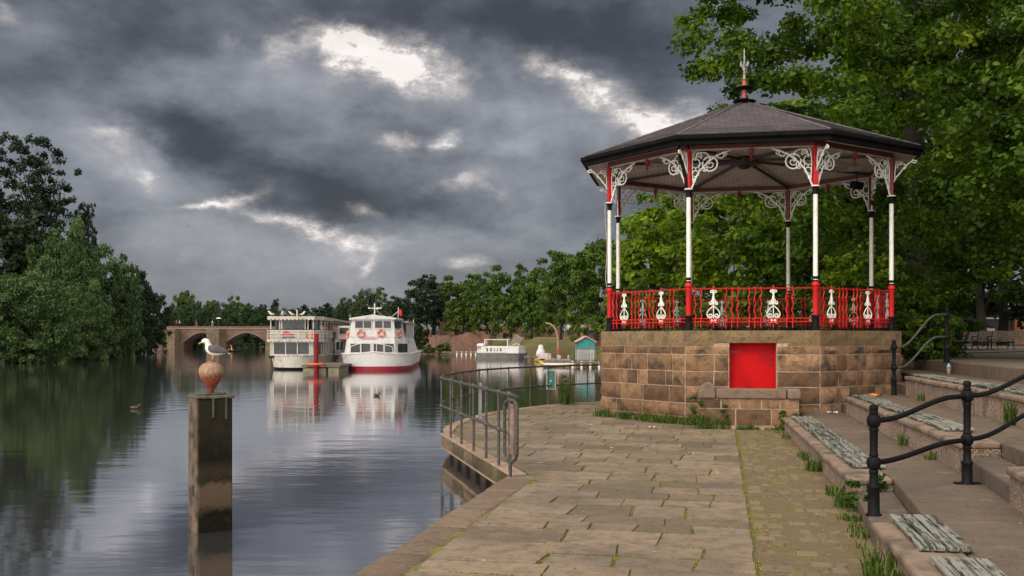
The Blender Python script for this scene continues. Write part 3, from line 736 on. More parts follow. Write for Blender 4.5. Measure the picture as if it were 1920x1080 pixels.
pr=[(-.17,0),(.17,0),(.175,.14),(.15,.26),(.07,.32),(-.03,.315),(-.12,.24),(-.175,.12)]
vs=[(ax0+.15+x,ay-.05,.602+z) for x,z in pr]+[(ax0+.15+x,ay+.325,.602+z) for x,z in pr]
n=len(pr); mb.add(vs,[tuple(range(n)),tuple(range(2*n-1,n-1,-1))]+[(i,i+n,(i+1)%n+n,(i+1)%n) for i in range(n)])
mb.build('pit_coping',M['coping'],bs,bevel=.03,seg=3)
# columns
RC=3.39; NW0=1.972
def scroll(cx,cz,r,a0,turns,n=16,shr=.75):
    return [(cx+r*(1-shr*i/n)*math.cos(a0+turns*2*PI*i/n),cz+r*(1-shr*i/n)*math.sin(a0+turns*2*PI*i/n)) for i in range(n+1)]
def arc(cx,cz,r,a0,a1,n=14): return [(cx+r*math.cos(R(a0+(a1-a0)*i/n)),cz+r*math.sin(R(a0+(a1-a0)*i/n))) for i in range(n+1)]
def bracket_curves():
    L=[]
    L.append(([(.0,4.97),(.03,5.02),(.07,5.12),(.12,5.24),(.18,5.35),(.27,5.45),(.38,5.56),(.52,5.66),(.68,5.735),(.84,5.78)],.016))
    L.append((arc(.40,5.50,.155,-200,150),.015)); L.append((arc(.245,5.60,.15,-40,190),.011))
    L.append((scroll(.41,5.49,.10,R(80),1.3),.010)); L.append((scroll(.30,5.40,.06,R(200),1.2),.010))
    L.append((arc(.10,5.30,.065,-120,200),.011)); L.append((scroll(.075,5.155,.045,R(90),1.2),.010))
    L.append((arc(.085,5.52,.10,-90,120),.010)); L.append((scroll(.16,5.69,.075,R(-60),1.3),.010))
    L.append((arc(.62,5.70,.085,180,340),.010)); L.append((scroll(.72,5.70,.05,R(120),1.2),.009))
    L.append(([(.05,5.10),(.035,5.3),(.03,5.5),(.05,5.7),(.10,5.8)],.010))
    L.append(([(.18,5.35),(.17,5.46),(.22,5.53)],.012)); L.append(([(.03,5.45),(.09,5.42),(.12,5.36)],.01))
    return L
BRC=bracket_curves()
def bend(mb,dirv,curves,n=5,r0=.04,sx_=1.0):
    for pts,r in curves:
        mb.tube([(dirv[0]*(r0+x*sx_),dirv[1]*(r0+x*sx_),z) for x,z in pts],r*1.25,n)
for k in range(8):
    a=-PI*5/8+k*PI/4; c=Vector((RC*math.cos(a),RC*math.sin(a),0))
    mb=MB(); mb.lathe((0,0,0),[(.052,3.0),(.050,3.12),(.047,4.90)],14); mb.box((0,0,5.40),(.001,.001,.001))
    cl=mb.build('column',M['white'],bs,loc=c,smooth=True,angle=40); 
    mb=MB(); mb.lathe((0,0,0),[(.058,2.28),(.058,2.84),(.066,2.86),(.066,2.875),(.058,2.885),(.078,2.90),(.083,2.93),(.075,2.96),(.055,2.985),(.05,2.99)],16)
    mb.build('newel',M['red'],cl,smooth=True,angle=35)
    mb=MB(); mb.lathe((0,0,0),[(.105,NW0),(.105,NW0+.03),(.085,NW0+.05),(.08,2.08),(.072,2.1),(.068,2.24),(.076,2.255),(.076,2.285),(.06,2.29)],16); mb.build('newel_base',M['black'],cl,smooth=True,angle=35); mb=MB(); mb.lathe((0,0,0),[(.052,2.98),(.056,3.0),(.05,3.03),(.056,3.06),(.054,3.09),(.05,3.1)],14)
    mb.build('neck',M['black'],cl,smooth=True,angle=35)
    mb=MB(); mb.lathe((0,0,0),[(.050,4.80),(.058,4.82),(.05,4.84),(.056,4.90),(.075,4.945),(.08,4.955)],14); mb.build('capital',M['black'],cl,smooth=True,angle=40)
    mb=MB(); mb.lathe((0,0,0),[(.08,4.956),(.09,4.965),(.09,4.985),(.06,4.99)],14); mb.build('collar',M['white'],cl,smooth=True,angle=40)
    mb=MB(); mb.box((0,0,5.40),(.095,.095,.84),rz=a); mb.build('upper_post',M['red'] if k in(0,1,7) else M['darkred'],cl,bevel=.01)  # posts turned from the sun get darker red, shade put into the colour
    for s in (1,-1):
        a2=a+s*PI/4; c2=Vector((RC*math.cos(a2),RC*math.sin(a2),0)); dv=(c2-c).normalized()
        mb=MB(); bend(mb,dv,BRC,5,.045); mb.build('bracket',M['white'],cl,smooth=True)
    mb=MB(); dv=c.normalized()
    bend(mb,dv,[([(.0,5.28),(.03,5.36),(.09,5.45),(.16,5.56),(.24,5.66),(.32,5.73)],.016),(scroll(.34,5.70,.05,R(100),1.2),.013),(arc(.13,5.60,.07,-60,200),.011),([(.02,5.3),(.02,5.5),(.05,5.75)],.011),(scroll(.10,5.68,.05,R(0),1.2),.01)],5,.045,1.3)
    mb.build('outer_bracket',M['white'],cl,smooth=True)
# ring beam between the columns (dark red boards and a pale strip)
mb=MB(); mw=MB()
for k in range(8):
    Mk=face_M(k,RC*math.cos(PI/8)); hw=RC*math.sin(PI/8); mb.M=Mk; mw.M=Mk
    mb.bx(-hw+.01,hw-.01,-.035,.035,5.818,5.93); mw.bx(-hw+.04,hw-.04,-.02,.02,5.785,5.816)
mb.M=Matrix(); mb.build('ring_beam',mat('beam_paint',(.10,.022,.018),(.06,.018,.016),5,.6),bs); mw.build('beam_trim',mat('grey_white_trim',(.42,.38,.34),(.28,.25,.22),5,.6),bs)
for k in range(8):
    mb=MB(); mb.M=face_M(k,RC*math.cos(PI/8)+.0); mb.lathe((0,0,0),[(.008,5.55),(.03,5.58),(.015,5.61),(.045,5.66),(.03,5.69),(.055,5.71),(.055,5.80)],8); mb.build('pendant',M['darkred'],bs)
# railings
def orn(mb,x,s=1.0):
    for sg in (-1,1):
        def T(pts): return [(x+sg*p[0]*s,0,p[1]) for p in pts]
        mb.tube(T([(.0,2.50),(.03,2.47),(.085,2.42),(.125,2.36),(.135,2.31),(.12,2.26),(.085,2.235)]+scroll(.07,2.285,.052,R(-80),-1.2,12,.8)),.0125,5)
        mb.tube(T(scroll(.042,2.79,.034,R(200),-1.1,10,.7)[::-1]+[(.012,2.74)]),.0125,5)
        mb.tube(T(scroll(.055,2.555,.038,R(-100),1.2,10,.7)),.011,5)
        mb.tube(T([(.0,2.66),(.03,2.62),(.05,2.58)]),.012,5)
        mb.tube(T(scroll(.05,2.17,.04,R(90),1.3,10,.75)),.010,5)
        mb.tube(T([(.0,2.52),(.05,2.53),(.09,2.525)]),.013,5)
    mb.tube([(x,0,2.13),(x,0,2.52)],.011,6); mb.lathe((x,0,0),[(.012,2.50),(.035,2.525),(.03,2.57),(.022,2.60),(.034,2.64),(.02,2.70),(.012,2.76),(.02,2.80),(.035,2.835)],8)
for k in range(8):
    hw=RC*math.sin(PI/8); Mk=face_M(k,RC*math.cos(PI/8)); mb=MB(); mb.M=Mk
    for z,r in ((2.855,.014),(2.225,.013),(2.155,.013)): mb.tube([(-hw+.07,0,z),(hw-.07,0,z)],r,6)
    xs=[-.98*hw+.13,-.98*hw+.24,  -.44,-.33,-.22,-.0,.11,.22, .74*hw-.02+.10,.74*hw+.20]
    for x in (-1.16,-1.04,-.52,-.40,-.28,-.045,.075,.195,.72,.84):
        pts=[(x,0,2.02)]; 
        for i in range(21):
            z=2.22+.62*i/20; pts.append((x+.016*math.sin(i/20*2*PI*2.5),0,z))
        pts+=[(x,0,2.90)]; mb.tube(pts,[.013]+[.013]*21+[.003],6)
    for x in (-.78,.45):
        mb.lathe((x,0,0),[(.013,2.03),(.013,2.22)],6); mb.lathe((x,0,0),[(.013,2.84),(.024,2.87),(.016,2.90),(.002,2.93)],8)
        for s in (-.07,.07): mb.lathe((x+s,0,0),[(.004,2.09),(.022,2.115),(.012,2.14),(.02,2.17),(.01,2.22)],6)
    rp=mb.build('railing',M['red'],bs,smooth=True,angle=50)
    mb=MB(); mb.M=Mk; mb.tube([(-hw+.1,0,2.03),(hw-.1,0,2.03)],.012,6); mb.tube([(-hw+.08,.03,2.925),(hw-.08,.03,2.925)],.008,5)
    x=-hw+.16
    while x<hw-.1: mb.tube([(x,.03,1.975),(x,.03,2.92 if k in(2,6,5,3,4) else 2.15)],.006,4,cap=False); x+=.137
    mb.build('safety_rail',M['black'],rp,smooth=True,angle=50)
    for x in (-.78,.45):
        mb=MB(); mb.M=Mk; orn(mb,x); mb.build('ornament',M['white'],rp,smooth=True,angle=60)
# roof
RE=3.99; Z0=6.03; ZA=7.50; NC=24
def slate_mat():
    m,g,p,c,o=base_mat('roof_slate')
    uv=g.n('ShaderNodeUVMap').outputs[0]
    br=g.n('ShaderNodeTexBrick'); g.l(uv,br.inputs['Vector']); br.inputs['Scale'].default_value=1; br.inputs['Brick Width'].default_value=.26; br.inputs['Row Height'].default_value=.1685
    br.inputs['Mortar Size'].default_value=.011; br.inputs['Color1'].default_value=(.042,.030,.042,1); br.inputs['Color2'].default_value=(.070,.052,.068,1); br.inputs['Mortar'].default_value=(.008,.007,.008,1); br.inputs['Bias'].default_value=0
    cc=g.mix(g.mr(g.noise(c,1.2,6,.7),.5,.7,0,.55),br.outputs['Color'],(.085,.075,.075,1))
    cc=g.mix(g.mr(g.noise(c,7,8,.7),.56,.72,0,.55),cc,(.17,.16,.145,1)); cc=g.mix(g.mr(g.noise(c,3,6,.7),.55,.7,0,.5),cc,(.05,.045,.05,1))
    g.l(cc,p.inputs['Base Color']); p.inputs['Roughness'].default_value=.55
    b=g.n('ShaderNodeBump'); b.inputs['Strength'].default_value=.5; b.inputs['Distance'].default_value=.01; g.l(br.outputs['Fac'],b.inputs['Height']); b.invert=True
    g.l(b.outputs[0],p.inputs['Normal']); return m
me_v=[];me_f=[];uvs=[]
HWE=RE*math.sin(PI/8); APE=RE*math.cos(PI/8); SL=math.hypot(APE,ZA-Z0)
for k in range(8):
    Rk=Matrix.Rotation(k*PI/4,4,'Z')
    for i in range(NC):
        f0=i/NC; f1=(i+1)/NC
        def pt(f,s,l=0): 
            w=HWE*(1-f); return Rk@Vector((s*w,-APE*(1-f),Z0+(ZA-Z0)*(f+.03*math.sin(PI*f)*0)+l))
        b=len(me_v); th=.016
        me_v+=[pt(f0,-1,th),pt(f0,1,th),pt(min(1,f1),1,.002),pt(min(1,f1),-1,.002),pt(f0,-1,-.002),pt(f0,1,-.002)]
        me_f+=[(b,b+1,b+2,b+3),(b+4,b+5,b+1,b)]
        w0=HWE*(1-f0);w1=HWE*(1-f1)
        uvs+=[(-w0+k*9,f0*SL),(w0+k*9,f0*SL),(w1+k*9,f1*SL),(-w1+k*9,f1*SL)]+[(-w0+k*9,f0*SL),(w0+k*9,f0*SL),(w0+k*9,f0*SL),(-w0+k*9,f0*SL)]
me=bpy.data.meshes.new('roof'); me.from_pydata(me_v,[],me_f); ul=me.uv_layers.new(name='UVMap'); ul.data.foreach_set('uv',[q for p in uvs for q in p])
me.materials.append(slate_mat()); rf=bpy.data.objects.new('roof',me); col.objects.link(rf); rf.parent=bs
mb=MB()
for k in range(8):
    a=-PI*5/8+k*PI/4; mb.tube([(RE*math.cos(a),RE*math.sin(a),Z0+.012),(.02*math.cos(a),.02*math.sin(a),ZA+.012)],.022,6)
mb.build('hip_tiles',mat('hip_slate',(.06,.05,.055),(.11,.10,.09),6,.6,.3),rf,smooth=True)
mb=MB()
for k in range(8):
    Mk=Matrix.Rotation(k*PI/4,4,'Z'); mb.M=Mk
    o_=.0; w=HWE+.0
    # gutter and fascia profile swept along the eave
    prof=[(APE+.05,Z0-.015),(APE+.10,Z0-.03),(APE+.10,Z0-.10),(APE+.06,Z0-.125),(APE+.02,Z0-.13),(APE+.02,Z0-.215),(APE-.05,Z0-.215),(APE-.05,Z0-.015)]
    tn=math.tan(PI/8); n=len(prof)
    vs=[(-p[0]*tn,-p[0],p[1]) for p in prof]+[(p[0]*tn,-p[0],p[1]) for p in prof]
    mb.add(vs,[(i,(i+1)%n,(i+1)%n+n,i+n) for i in range(n)])
mb.M=Matrix(); mb.build('gutter',mat('gutter_black',(.004,.004,.005),(.008,.007,.008),5,.85,.05,spec=.08),rf)
def oct_(r): return [(r*math.cos(-PI*5/8+k*PI/4),r*math.sin(-PI*5/8+k*PI/4)) for k in range(8)]
def board_mat(name,ca,cb):
    m,g,p,c,o=base_mat(name); wv=g.n('ShaderNodeTexWave'); wv.bands_direction='X'; wv.inputs['Scale'].default_value=3.2; g.l(c,wv.inputs['Vector'])
    cc=g.mix(g.mr(wv.outputs['Fac'],.03,.0),g.mix(g.mr(g.noise(c,2.5,6,.6),.35,.7),c4(ca),c4(cb)),(.08,.05,.04,1)); g.l(cc,p.inputs['Base Color']); p.inputs['Roughness'].default_value=.6; return m
CE=board_mat('ceiling_boards',(.44,.36,.31),(.30,.225,.19))
mb=MB(); o1=oct_(RE-.06);o2=oct_(RC+.02); vs=[(x,y,Z0-.22) for x,y in o1]+[(x,y,5.93) for x,y in o2]
mb.add(vs,[(i,(i+1)%8,(i+1)%8+8,i+8) for i in range(8)],.5); o3=oct_(RC-.05); o4=oct_(.35)
b0=[(x,y,5.92) for x,y in o3]+[(x,y,6.15) for x,y in o4]; mb.add(b0,[(i,(i+1)%8,(i+1)%8+8,i+8) for i in range(8)]+[tuple(range(8,16))],.5)
mb.build('ceiling',CE,rf)
mb=MB()
for k in range(8):
    a=-PI*5/8+k*PI/4; mb.beam((RC*.985*math.cos(a),RC*.985*math.sin(a),5.87),(.25*math.cos(a),.25*math.sin(a),6.08),.045,.065)
mb.lathe((0,0,6.0),[(.12,-.05),(.34,.0),(.34,.13)],16); mb.build('ceiling_rib',mat('rib_dark',(.05,.03,.028),(.03,.02,.02),5,.6),rf)
mb=MB(); mb.lathe((0,0,5.9),[(.02,-.02),(.10,0),(.14,.03),(.14,.05)],16); mb.build('ceiling_light',M['dark'],rf)
for (x,y) in ((-1.9,-1.2),(2.4,.2)):
    mb=MB(); mb.box((x,y,5.84),(.62,.16,.10)); mb.build('lamp_box',mat('lamp_grey',(.25,.25,.24),(.1,.1,.1),3,.5),rf,bevel=.01)
mb=MB(); mb.tube([(2.75,1.05,5.85),(2.75,1.05,5.68)],.015,6); mb.box((2.75,1.05,5.58),(.26,.2,.18),rz=.6,rx=.3); mb.build('floodlight',M['black'],rf,bevel=.01)
# finial
mb=MB(); mb.lathe((0,0,7.5),[(.10,-.06),(.26,.0),(.28,.02),(.13,.06),(.10,.10)],16); mb.lathe((0,0,0),[(.05,7.86),(.05,7.875),(.21,7.90),(.22,7.92),(.06,7.97)],14)
fb=mb.build('finial_base',M['black'],rf,smooth=True,angle=35)
mb=MB(); mb.lathe((0,0,0),[(.065,7.58),(.06,7.62),(.055,7.85)],12); mb.lathe((0,0,0),[(.09,7.97),(.055,8.02),(.05,8.13),(.065,8.15),(.03,8.17)],12); fj=mb.build('finial_shaft',mat('faded_red',(.36,.05,.04),(.25,.05,.04),9,.5),rf,smooth=True,angle=35)
mb=MB(); mb.lathe((0,0,0),[(.032,8.16),(.028,8.42),(.045,8.44),(.045,8.5),(.03,8.52),(.04,8.60),(.016,8.68),(.014,9.02),(.006,9.06)],10)
for a in (0,PI/2,PI,3*PI/2):
    pts=[(.02,8.55),(.045,8.53),(.075,8.57),(.088,8.63),(.07,8.65),(.085,8.71)]
    mb.tube([(x*math.cos(a),x*math.sin(a),z) for x,z in pts],[.018,.026,.03,.024,.016,.003],6)
fk=mb.build('finial_spike',mat('faded_white',(.34,.34,.32),(.2,.2,.18),9,.5),rf,smooth=True,angle=50)
for q in (fb,fj,fk): q.scale=(1,1,.83); q.location.z=7.5*.17
# rainwater pipe at the front left column
a=-PI*5/8; q=Vector((math.cos(a),math.sin(a),0)); tq=Vector((-math.sin(a),math.cos(a),0))
mb=MB(); mb.tube([q*3.95+Vector((0,0,5.88)),q*3.90+Vector((0,0,5.80)),q*3.62-tq*.1+Vector((0,0,5.66)),q*3.52-tq*.08+Vector((0,0,5.45)),q*3.46-tq*.04+Vector((0,0,5.2)),q*3.45-tq*.03+Vector((0,0,5.0))],.035,10)
mb.lathe(tuple(q*3.95),[(.02,5.9),(.06,5.94),(.06,6.0)],10)
mb.build('rainwater_pipe',M['black'],bs,smooth=True,angle=50)
a=-PI*7/8; q=Vector((math.cos(a),math.sin(a),0)); mb=MB(); mb.tube([q*3.5+Vector((0,0,5.0)),q*3.5+Vector((0,0,4.7)),q*3.47+Vector((0.02,0.03,3.9)),q*3.49+Vector((0,0,3.2)),q*3.5+Vector((0.05,0,2.95))],.012,6); mb.build('cable',mat('cable_grey',(.3,.28,.26),None,3,.5),bs,smooth=True)
# ================================================================ TREES AND PLANTS
def near_tree(name,label,px,Y,top,rx,rz,zc,n,cl,per,size,lm,seed,tr=.3,bottom=-1,lump=.28,z0=TZ[3],cxoff=0,ry=None,group='trees of the riverside walk',limbs=22,inner=.35,droop=.1):
    rng=np.random.default_rng(seed); root=thing(name,label,'tree',(XP(px,Y),Y,z0),0,group)
    C,rad=crown_clumps(rng,n,rx,ry or rx,rz,zc-z0,cl,inner,lump,bottom,cxoff,0)
    tree_parts(root,rng,C,rad,per,size,lm,M['bark'],tr,zc-z0+rz*.4,True,limbs,lean=(cxoff*.6,0),droop=droop); return root
near_tree('lime_tree','large lime tree rising right behind the bandstand roof',1715,33,0,6.9,10.0,12.4,470,1.05,250,.17,M['lime'],21,.42)
near_tree('lime_tree','nearest tree whose big leaves hang down the right edge of the photo',2090,23,0,6.0,6.8,8.9,430,.85,260,.135,M['lime'],22,.38,lump=.15)
near_tree('lime_tree','bright yellow green tree seen between the middle posts of the bandstand',1345,52,0,4.6,4.3,6.2,150,1.1,120,.26,M['limebright'],23,.3,bottom=-.9)
near_tree('lime_tree','leafy tree filling the right side of the bandstand behind its railings',1600,46,0,5.2,6.0,7.0,190,1.15,120,.26,M['lime'],24,.3)
near_tree('lime_tree','loose topped green tree between the two left posts of the bandstand',1225,66,0,3.3,4.4,6.3,110,1.0,110,.28,M['limebright'],25,.3)
near_tree('lime_tree','dark dense tree behind the bright tree at the middle of the bandstand',1460,62,0,6.5,7.5,8.5,170,1.5,110,.36,M['lime'],26,.3)
near_tree('lime_tree','dark tree closing the view behind the park benches',1880,68,0,8,8.5,10.6,190,1.8,110,.42,M['darkleaf'],27,.3)
near_tree('lime_tree','tall tree at the back between the large lime and the right edge',1760,46,0,6.5,8,11.5,200,1.5,120,.32,M['lime'],28,.3)
# bare trunks standing on the plaza
for px,Y,lab in ((1840,58,'dark trunk standing just behind the park benches'),):
    pass
# prototypes for the farther trees: one mesh each, unit crown radius, height 2 to 3 units
def proto(kind,seed,lm,n,cl,per,size,rz,cz,bottom,lump,up=.55,asp=.7,flat=.75,inner=.3,trunk=.06,droop=0,limbs=10,box=.5):
    rng=np.random.default_rng(seed); root=thing(kind,'x','tree',(0,0,0))
    C,rad=crown_clumps(rng,n,.9,.9,rz,cz,cl,inner,lump,bottom,box=box)
    tree_parts(root,rng,C,rad,per,size,lm,M['bark'],trunk,cz,False,limbs,up,asp,flat,droop,tn=7)
    return root
PR={}
PR['lime']=[proto('broadleaf_tree',31+i,M['midgreen'],150,.27,120,.085,1.14,1.24,-.98,.35) for i in range(3)]
PR['willow']=[proto('willow_tree',41+i,M['willow'],210,.22,150,.07,.95,.85,-.98,.15,.45,.45,1.0,.2,.05,.10) for i in range(2)]
PR['dark']=[proto('broadleaf_tree',51+i,M['darkleaf'],140,.27,100,.09,1.05,1.1,-.98,.3) for i in range(2)]
PR['tall']=[proto('alder_tree',61,M['darkleaf'],300,.15,80,.045,1.2,1.45,-.9,.35,inner=.15,trunk=.05,limbs=60,box=.8)]
PR['narrow']=[proto('poplar_tree',71,M['midgreen'],90,.35,90,.10,2.0,2.2,-.9,.2)]
PR['conifer']=[proto('conifer_tree',81,M['darkleaf'],90,.35,90,.10,1.7,1.8,-.95,.3,box=1.4)]
USED=set(); rt=random.Random(9)
def place_tree(kind,px,Y,top,hw,zbase,label,group,lm=None):
    lst=PR[kind]; src=lst[rt.randrange(len(lst))]
    rad=hw*Y/F; ztop=ZP(top,Y); hh={'lime':2.55,'willow':1.85,'dark':2.2,'tall':2.75,'narrow':4.3,'conifer':3.6}[kind]
    hs=(ztop-zbase)/hh
    if src.name not in USED: USED.add(src.name); o=src
    else: o=dup(src)
    o.location=(XP(px,Y),Y,zbase); o.rotation_euler=(0,0,rt.uniform(0,6.28)); s=rad*.93; o.scale=(s,s,hs)
    o['label']=label; o['category']='tree'; o['group']=group
    if lm is None and kind=='willow' and Y>180: lm=M['greywillow']
    s_=KIDS[o.name][0].material_slots[0]
    if lm: s_.link='OBJECT'; s_.material=lm
    else: s_.link='DATA'
    return o
G='limes along the far bank walk'
place_tree('lime',1118,97,446,56,1.6,'leafy tree just left of the bandstand posts, tallest of the bank row',G)
place_tree('lime',1052,108,470,46,1.7,'rounded tree over the orange curved davit arm',G)
place_tree('lime',1168,88,432,42,1.5,'tree showing between the two left posts of the bandstand low down',G)
place_tree('lime',998,126,508,34,1.8,'shorter tree behind the thin pale mast on the bank walk',G)
place_tree('lime',957,130,486,42,1.9,'tall topped tree directly behind the houseboat',G)
place_tree('lime',912,140,503,40,2.0,'tree above the left end of the houseboat',G)
place_tree('lime',868,150,507,44,2.1,'tree hanging over the stretch of red sandstone wall',G)
place_tree('lime',1085,124,478,44,1.8,'second rank tree filling the gap over the turquoise hut',G)
place_tree('lime',1020,150,500,40,1.9,'second rank tree behind the shorter tree of the walk',G)
place_tree('dark',800,172,513,46,2.2,'dark round headed tree at the left end of the bank row',G)
place_tree('dark',757,190,552,30,2.2,'dark low tree beside the flagstaff of the right cruise boat',G)
place_tree('dark',835,180,530,40,2.2,'dark tree half hidden behind the round headed one',G)
place_tree('narrow',716,232,532,14,2.0,'narrow pointed tree above the right cruise boat','trees far beyond the bridge')
G='trees far beyond the bridge'
place_tree('willow',690,236,541,42,-.3,'pale soft willow above the right cruise boat',G)
place_tree('willow',655,246,556,36,-.3,'soft willow left of the paler one above the boats',G)
place_tree('willow',735,225,560,34,-.3,'grey green willow to the right of the narrow tree',G)
place_tree('dark',602,262,568,30,0,'dark purple brown tree over the left cruise boat',G)
place_tree('dark',560,268,571,26,0,'dark low tree behind the gulls on the boat roof',G)
place_tree('conifer',516,262,558,15,0,'dark conifer behind the roof corner of the left cruise boat',G)
place_tree('dark',634,258,574,22,0,'small dark tree between the two cruise boats',G)
for i,(px,Y,top,hw,lab) in enumerate(((350,240,570,34,'soft green willow left of the gull above the bridge'),(395,238,568,36,'willow bush right behind the gull over the bridge'),(440,240,571,36,'willow bush over the second bridge pier'),(482,242,575,34,'willow bush over the wide bridge arch'),(525,244,580,34,'willow bush behind the roof of the left cruise boat'),(575,246,584,34,'willow bush behind the stern of the left cruise boat'),(325,232,580,30,'low willow at the left end of the bridge'))):
    place_tree('willow',px,Y,top,hw,-.4,lab,'willows behind the bridge')
place_tree('lime',345,262,535,21,0,'tree with a pointed head standing tallest above the bridge',G)
place_tree('lime',372,268,556,10,0,'tiny round tree beside the tallest one above the bridge',G)
place_tree('lime',397,268,554,15,0,'dome shaped tree above the gull',G)
place_tree('lime',436,264,548,19,0,'tree standing alone to the right of the dome shaped one',G)
place_tree('dark',465,270,566,22,0,'dark tree low on the skyline right of the lone tree',G)
place_tree('dark',492,275,570,22,0,'dark skyline tree just left of the conifer',G)
G='trees on the left bank'
place_tree('tall',48,124,246,122,0,'tall open crowned tree standing highest at the left edge',G)
o=place_tree('tall',160,126,375,36,1.5,'thin side tree leaning out right of the tall one',G)
place_tree('dark',20,112,380,110,-.3,'black green mass under the tall tree at the left edge',G)
place_tree('willow',120,108,418,78,-.7,'tall pale willow in front of the tall open tree',G)
place_tree('willow',62,94,512,100,-.8,'bright willow bush low at the left edge over the water',G)
place_tree('willow',-20,92,520,90,-.8,'willow bush cut off by the left edge of the photo',G)
place_tree('willow',205,118,462,72,-.7,'broad willow in the middle of the left bank',G)
place_tree('willow',160,104,530,60,-.7,'low willow bush hanging over the water at the middle of the bank',G)
place_tree('dark',250,140,500,42,-.6,'dark tree to the right of the broad willow',G)
place_tree('dark',225,124,560,50,-.8,'low dark bush by the water at the right of the willows',G)
place_tree('dark',292,165,538,30,-.4,'last dark tree of the left bank before the bridge',G)
place_tree('dark',278,150,590,34,-.6,'dark bush at the water before the bridge',G)
G='shrubs at the foot of the sandstone wall'
place_tree('dark',786,150,612,20,-.4,'tall shrub beside the stern of the right cruise boat',G,)
place_tree('lime',832,141,640,16,-.5,'bright shrub at the foot of the red wall',G)
place_tree('lime',806,145,650,16,-.5,'low shrub between the tall shrub and the bright one',G)
# shrubs at the right of the base and under the near trees
def shrub(label,x,y,z,r,h,seed,lm,size=.12,n=40,per=150,cat='shrub',group='shrubs by the bandstand'):
    rng=np.random.default_rng(seed); root=thing('shrub',label,cat,(x,y,z),0,group)
    C,rad=crown_clumps(rng,n,r,r,h*.55,h*.5,min(r,h)*.3,.2,.25,-.9)
    V,k,rn=leaf_verts(C,rad,per,size,rng,True); cr=mesh_np('foliage',V,k,rn,lm,root)
    mb=MB()
    for i in range(6):
        e=Vector(C[i*5]); mb.tube([(0,0,0),e*.5+Vector((0,0,.1)),e],[.03,.02,.008],5)
    mb.build('stem',M['bark'],root,smooth=True); return root
shrub('dark glossy shrub at the right corner of the bandstand base',10.35,25.2,TZ[3],1.0,1.55,90,M['lime'],.11,60,170)
shrub('wide leafy shrub behind the far handrail',11.6,27.5,TZ[3],1.3,1.9,91,M['lime'],.12,60,170)
shrub('light leaved low shrub at the right back of the bandstand',10.6,29.5,TZ[3],1.6,2.8,92,M['limebright'],.14,70,170)
for i,(px,Y,w,h) in enumerate(((1240,40,2.0,2.6),(1320,38,1.6,2.0),(1440,42,2.2,2.8),(1560,40,2.2,2.6),(1190,52,2.0,2.4))):
    shrub(['rounded bush behind the left part of the bandstand railing','low bush behind the front left newel','dark bush behind the middle of the railing','bush behind the front right newel','bush between the left posts at railing height'][i],XP(px,Y),Y,TZ[3]-.3,w,h,100+i,M['lime'],.2,50,120)
# grass and weeds (stuff)
def blades(name,spots,label,lm,seed,w=.006):
    rng=np.random.default_rng(seed); P=[];RN=[]
    for (x,y,z,n,r,h) in spots:
        a=rng.random(n)*6.283; rr_=r*np.sqrt(rng.random(n)); bx=x+rr_*np.cos(a); by=y+rr_*np.sin(a)
        H=h*(.4+.8*rng.random(n)); d=rng.random(n)*6.283; lean=H*(.15+.5*rng.random(n)); ww=w*(.6+.8*rng.random(n))
        p0=np.stack([bx-ww*np.sin(d),by+ww*np.cos(d),np.full(n,z)],1); p1=np.stack([bx+ww*np.sin(d),by-ww*np.cos(d),np.full(n,z)],1)
        mx=np.stack([bx+lean*.35*np.cos(d)+ww*np.sin(d)*.8,by+lean*.35*np.sin(d)-ww*np.cos(d)*.8,z+H*.6],1)
        mn=mx-np.stack([2*ww*np.sin(d)*.8,-2*ww*np.cos(d)*.8,np.zeros(n)],1)
        tp=np.stack([bx+lean*np.cos(d),by+lean*np.sin(d),z+H],1)
        P.append(np.stack([p0,p1,mx,mn],1).reshape(-1,3)); RN.append(rng.random(n))
        P.append(np.stack([mn,mx,tp,tp+np.array([0,0,.001])],1).reshape(-1,3)); RN.append(rng.random(n))
    o=mesh_np(name,np.concatenate(P),4,np.concatenate(RN),lm,None); tag(o,label,None,None,'stuff'); return o
rg=random.Random(77); sp=[]
def bsp(x,y): # bandstand local to world
    c,s=math.cos(BR),math.sin(BR); return (BX+c*x-s*y,BY+s*x+c*y)
for k,(fa,fb,n) in {0:(-1.0,-.75,18),7:(-1,1,60)}.items():
    for i in range(n):
        Mk=face_M(k,AP+rg.uniform(.03,.22)); q=Mk@Vector((HW*rg.uniform(fa,fb) if k else rg.uniform(-HW,-1.1),0,0)); x,y=bsp(q.x,q.y)
        sp.append((x,y,-.01,26,.12,rg.uniform(.08,.26)))
for i in range(34):
    t=rg.random(); x,y=bsp(ax0+(ax1-ax0)*t,ay-rg.uniform(.02,.15)); sp.append((x,y,-.01,18 if .2<t<.8 else 34,.10,rg.uniform(.06,.22 if t>.2 else .42)))
for i in range(26):
    x,y=bsp(ax1+rg.uniform(-.1,.25),ay-rg.uniform(-.5,.15)); sp.append((x,y,-.01,24,.10,rg.uniform(.08,.28)))
for Y in [x*.22 for x in range(24,88)]:
    if noise.noise(Vector((Y*.9,3,0)))>.02: sp.append((X1(Y)-rg.uniform(.0,.10),Y,-.01,int(rg.uniform(6,34)),.09,rg.uniform(.03,.13)))
for Y,n,h in ((13.6,90,.20),(11.5,110,.13),(10.7,110,.2),(9.9,90,.07),(7.5,160,.24),(7.2,90,.18)): sp.append((X1(Y)-.06,Y,-.01,n,.14,h))
for Y,k,n,h in ((14.3,1,55,.18),(12.6,1,40,.12),(19.0,2,45,.16),(13.6,2,120,.34),(16.8,1,20,.08)): sp.append((XK(k,Y)-.05,Y,TZ[k-1],n,.07,h))
sp.append((1.45,27.3,0,120,.12,.75)); sp.append((1.55,27.2,0,80,.16,.4))
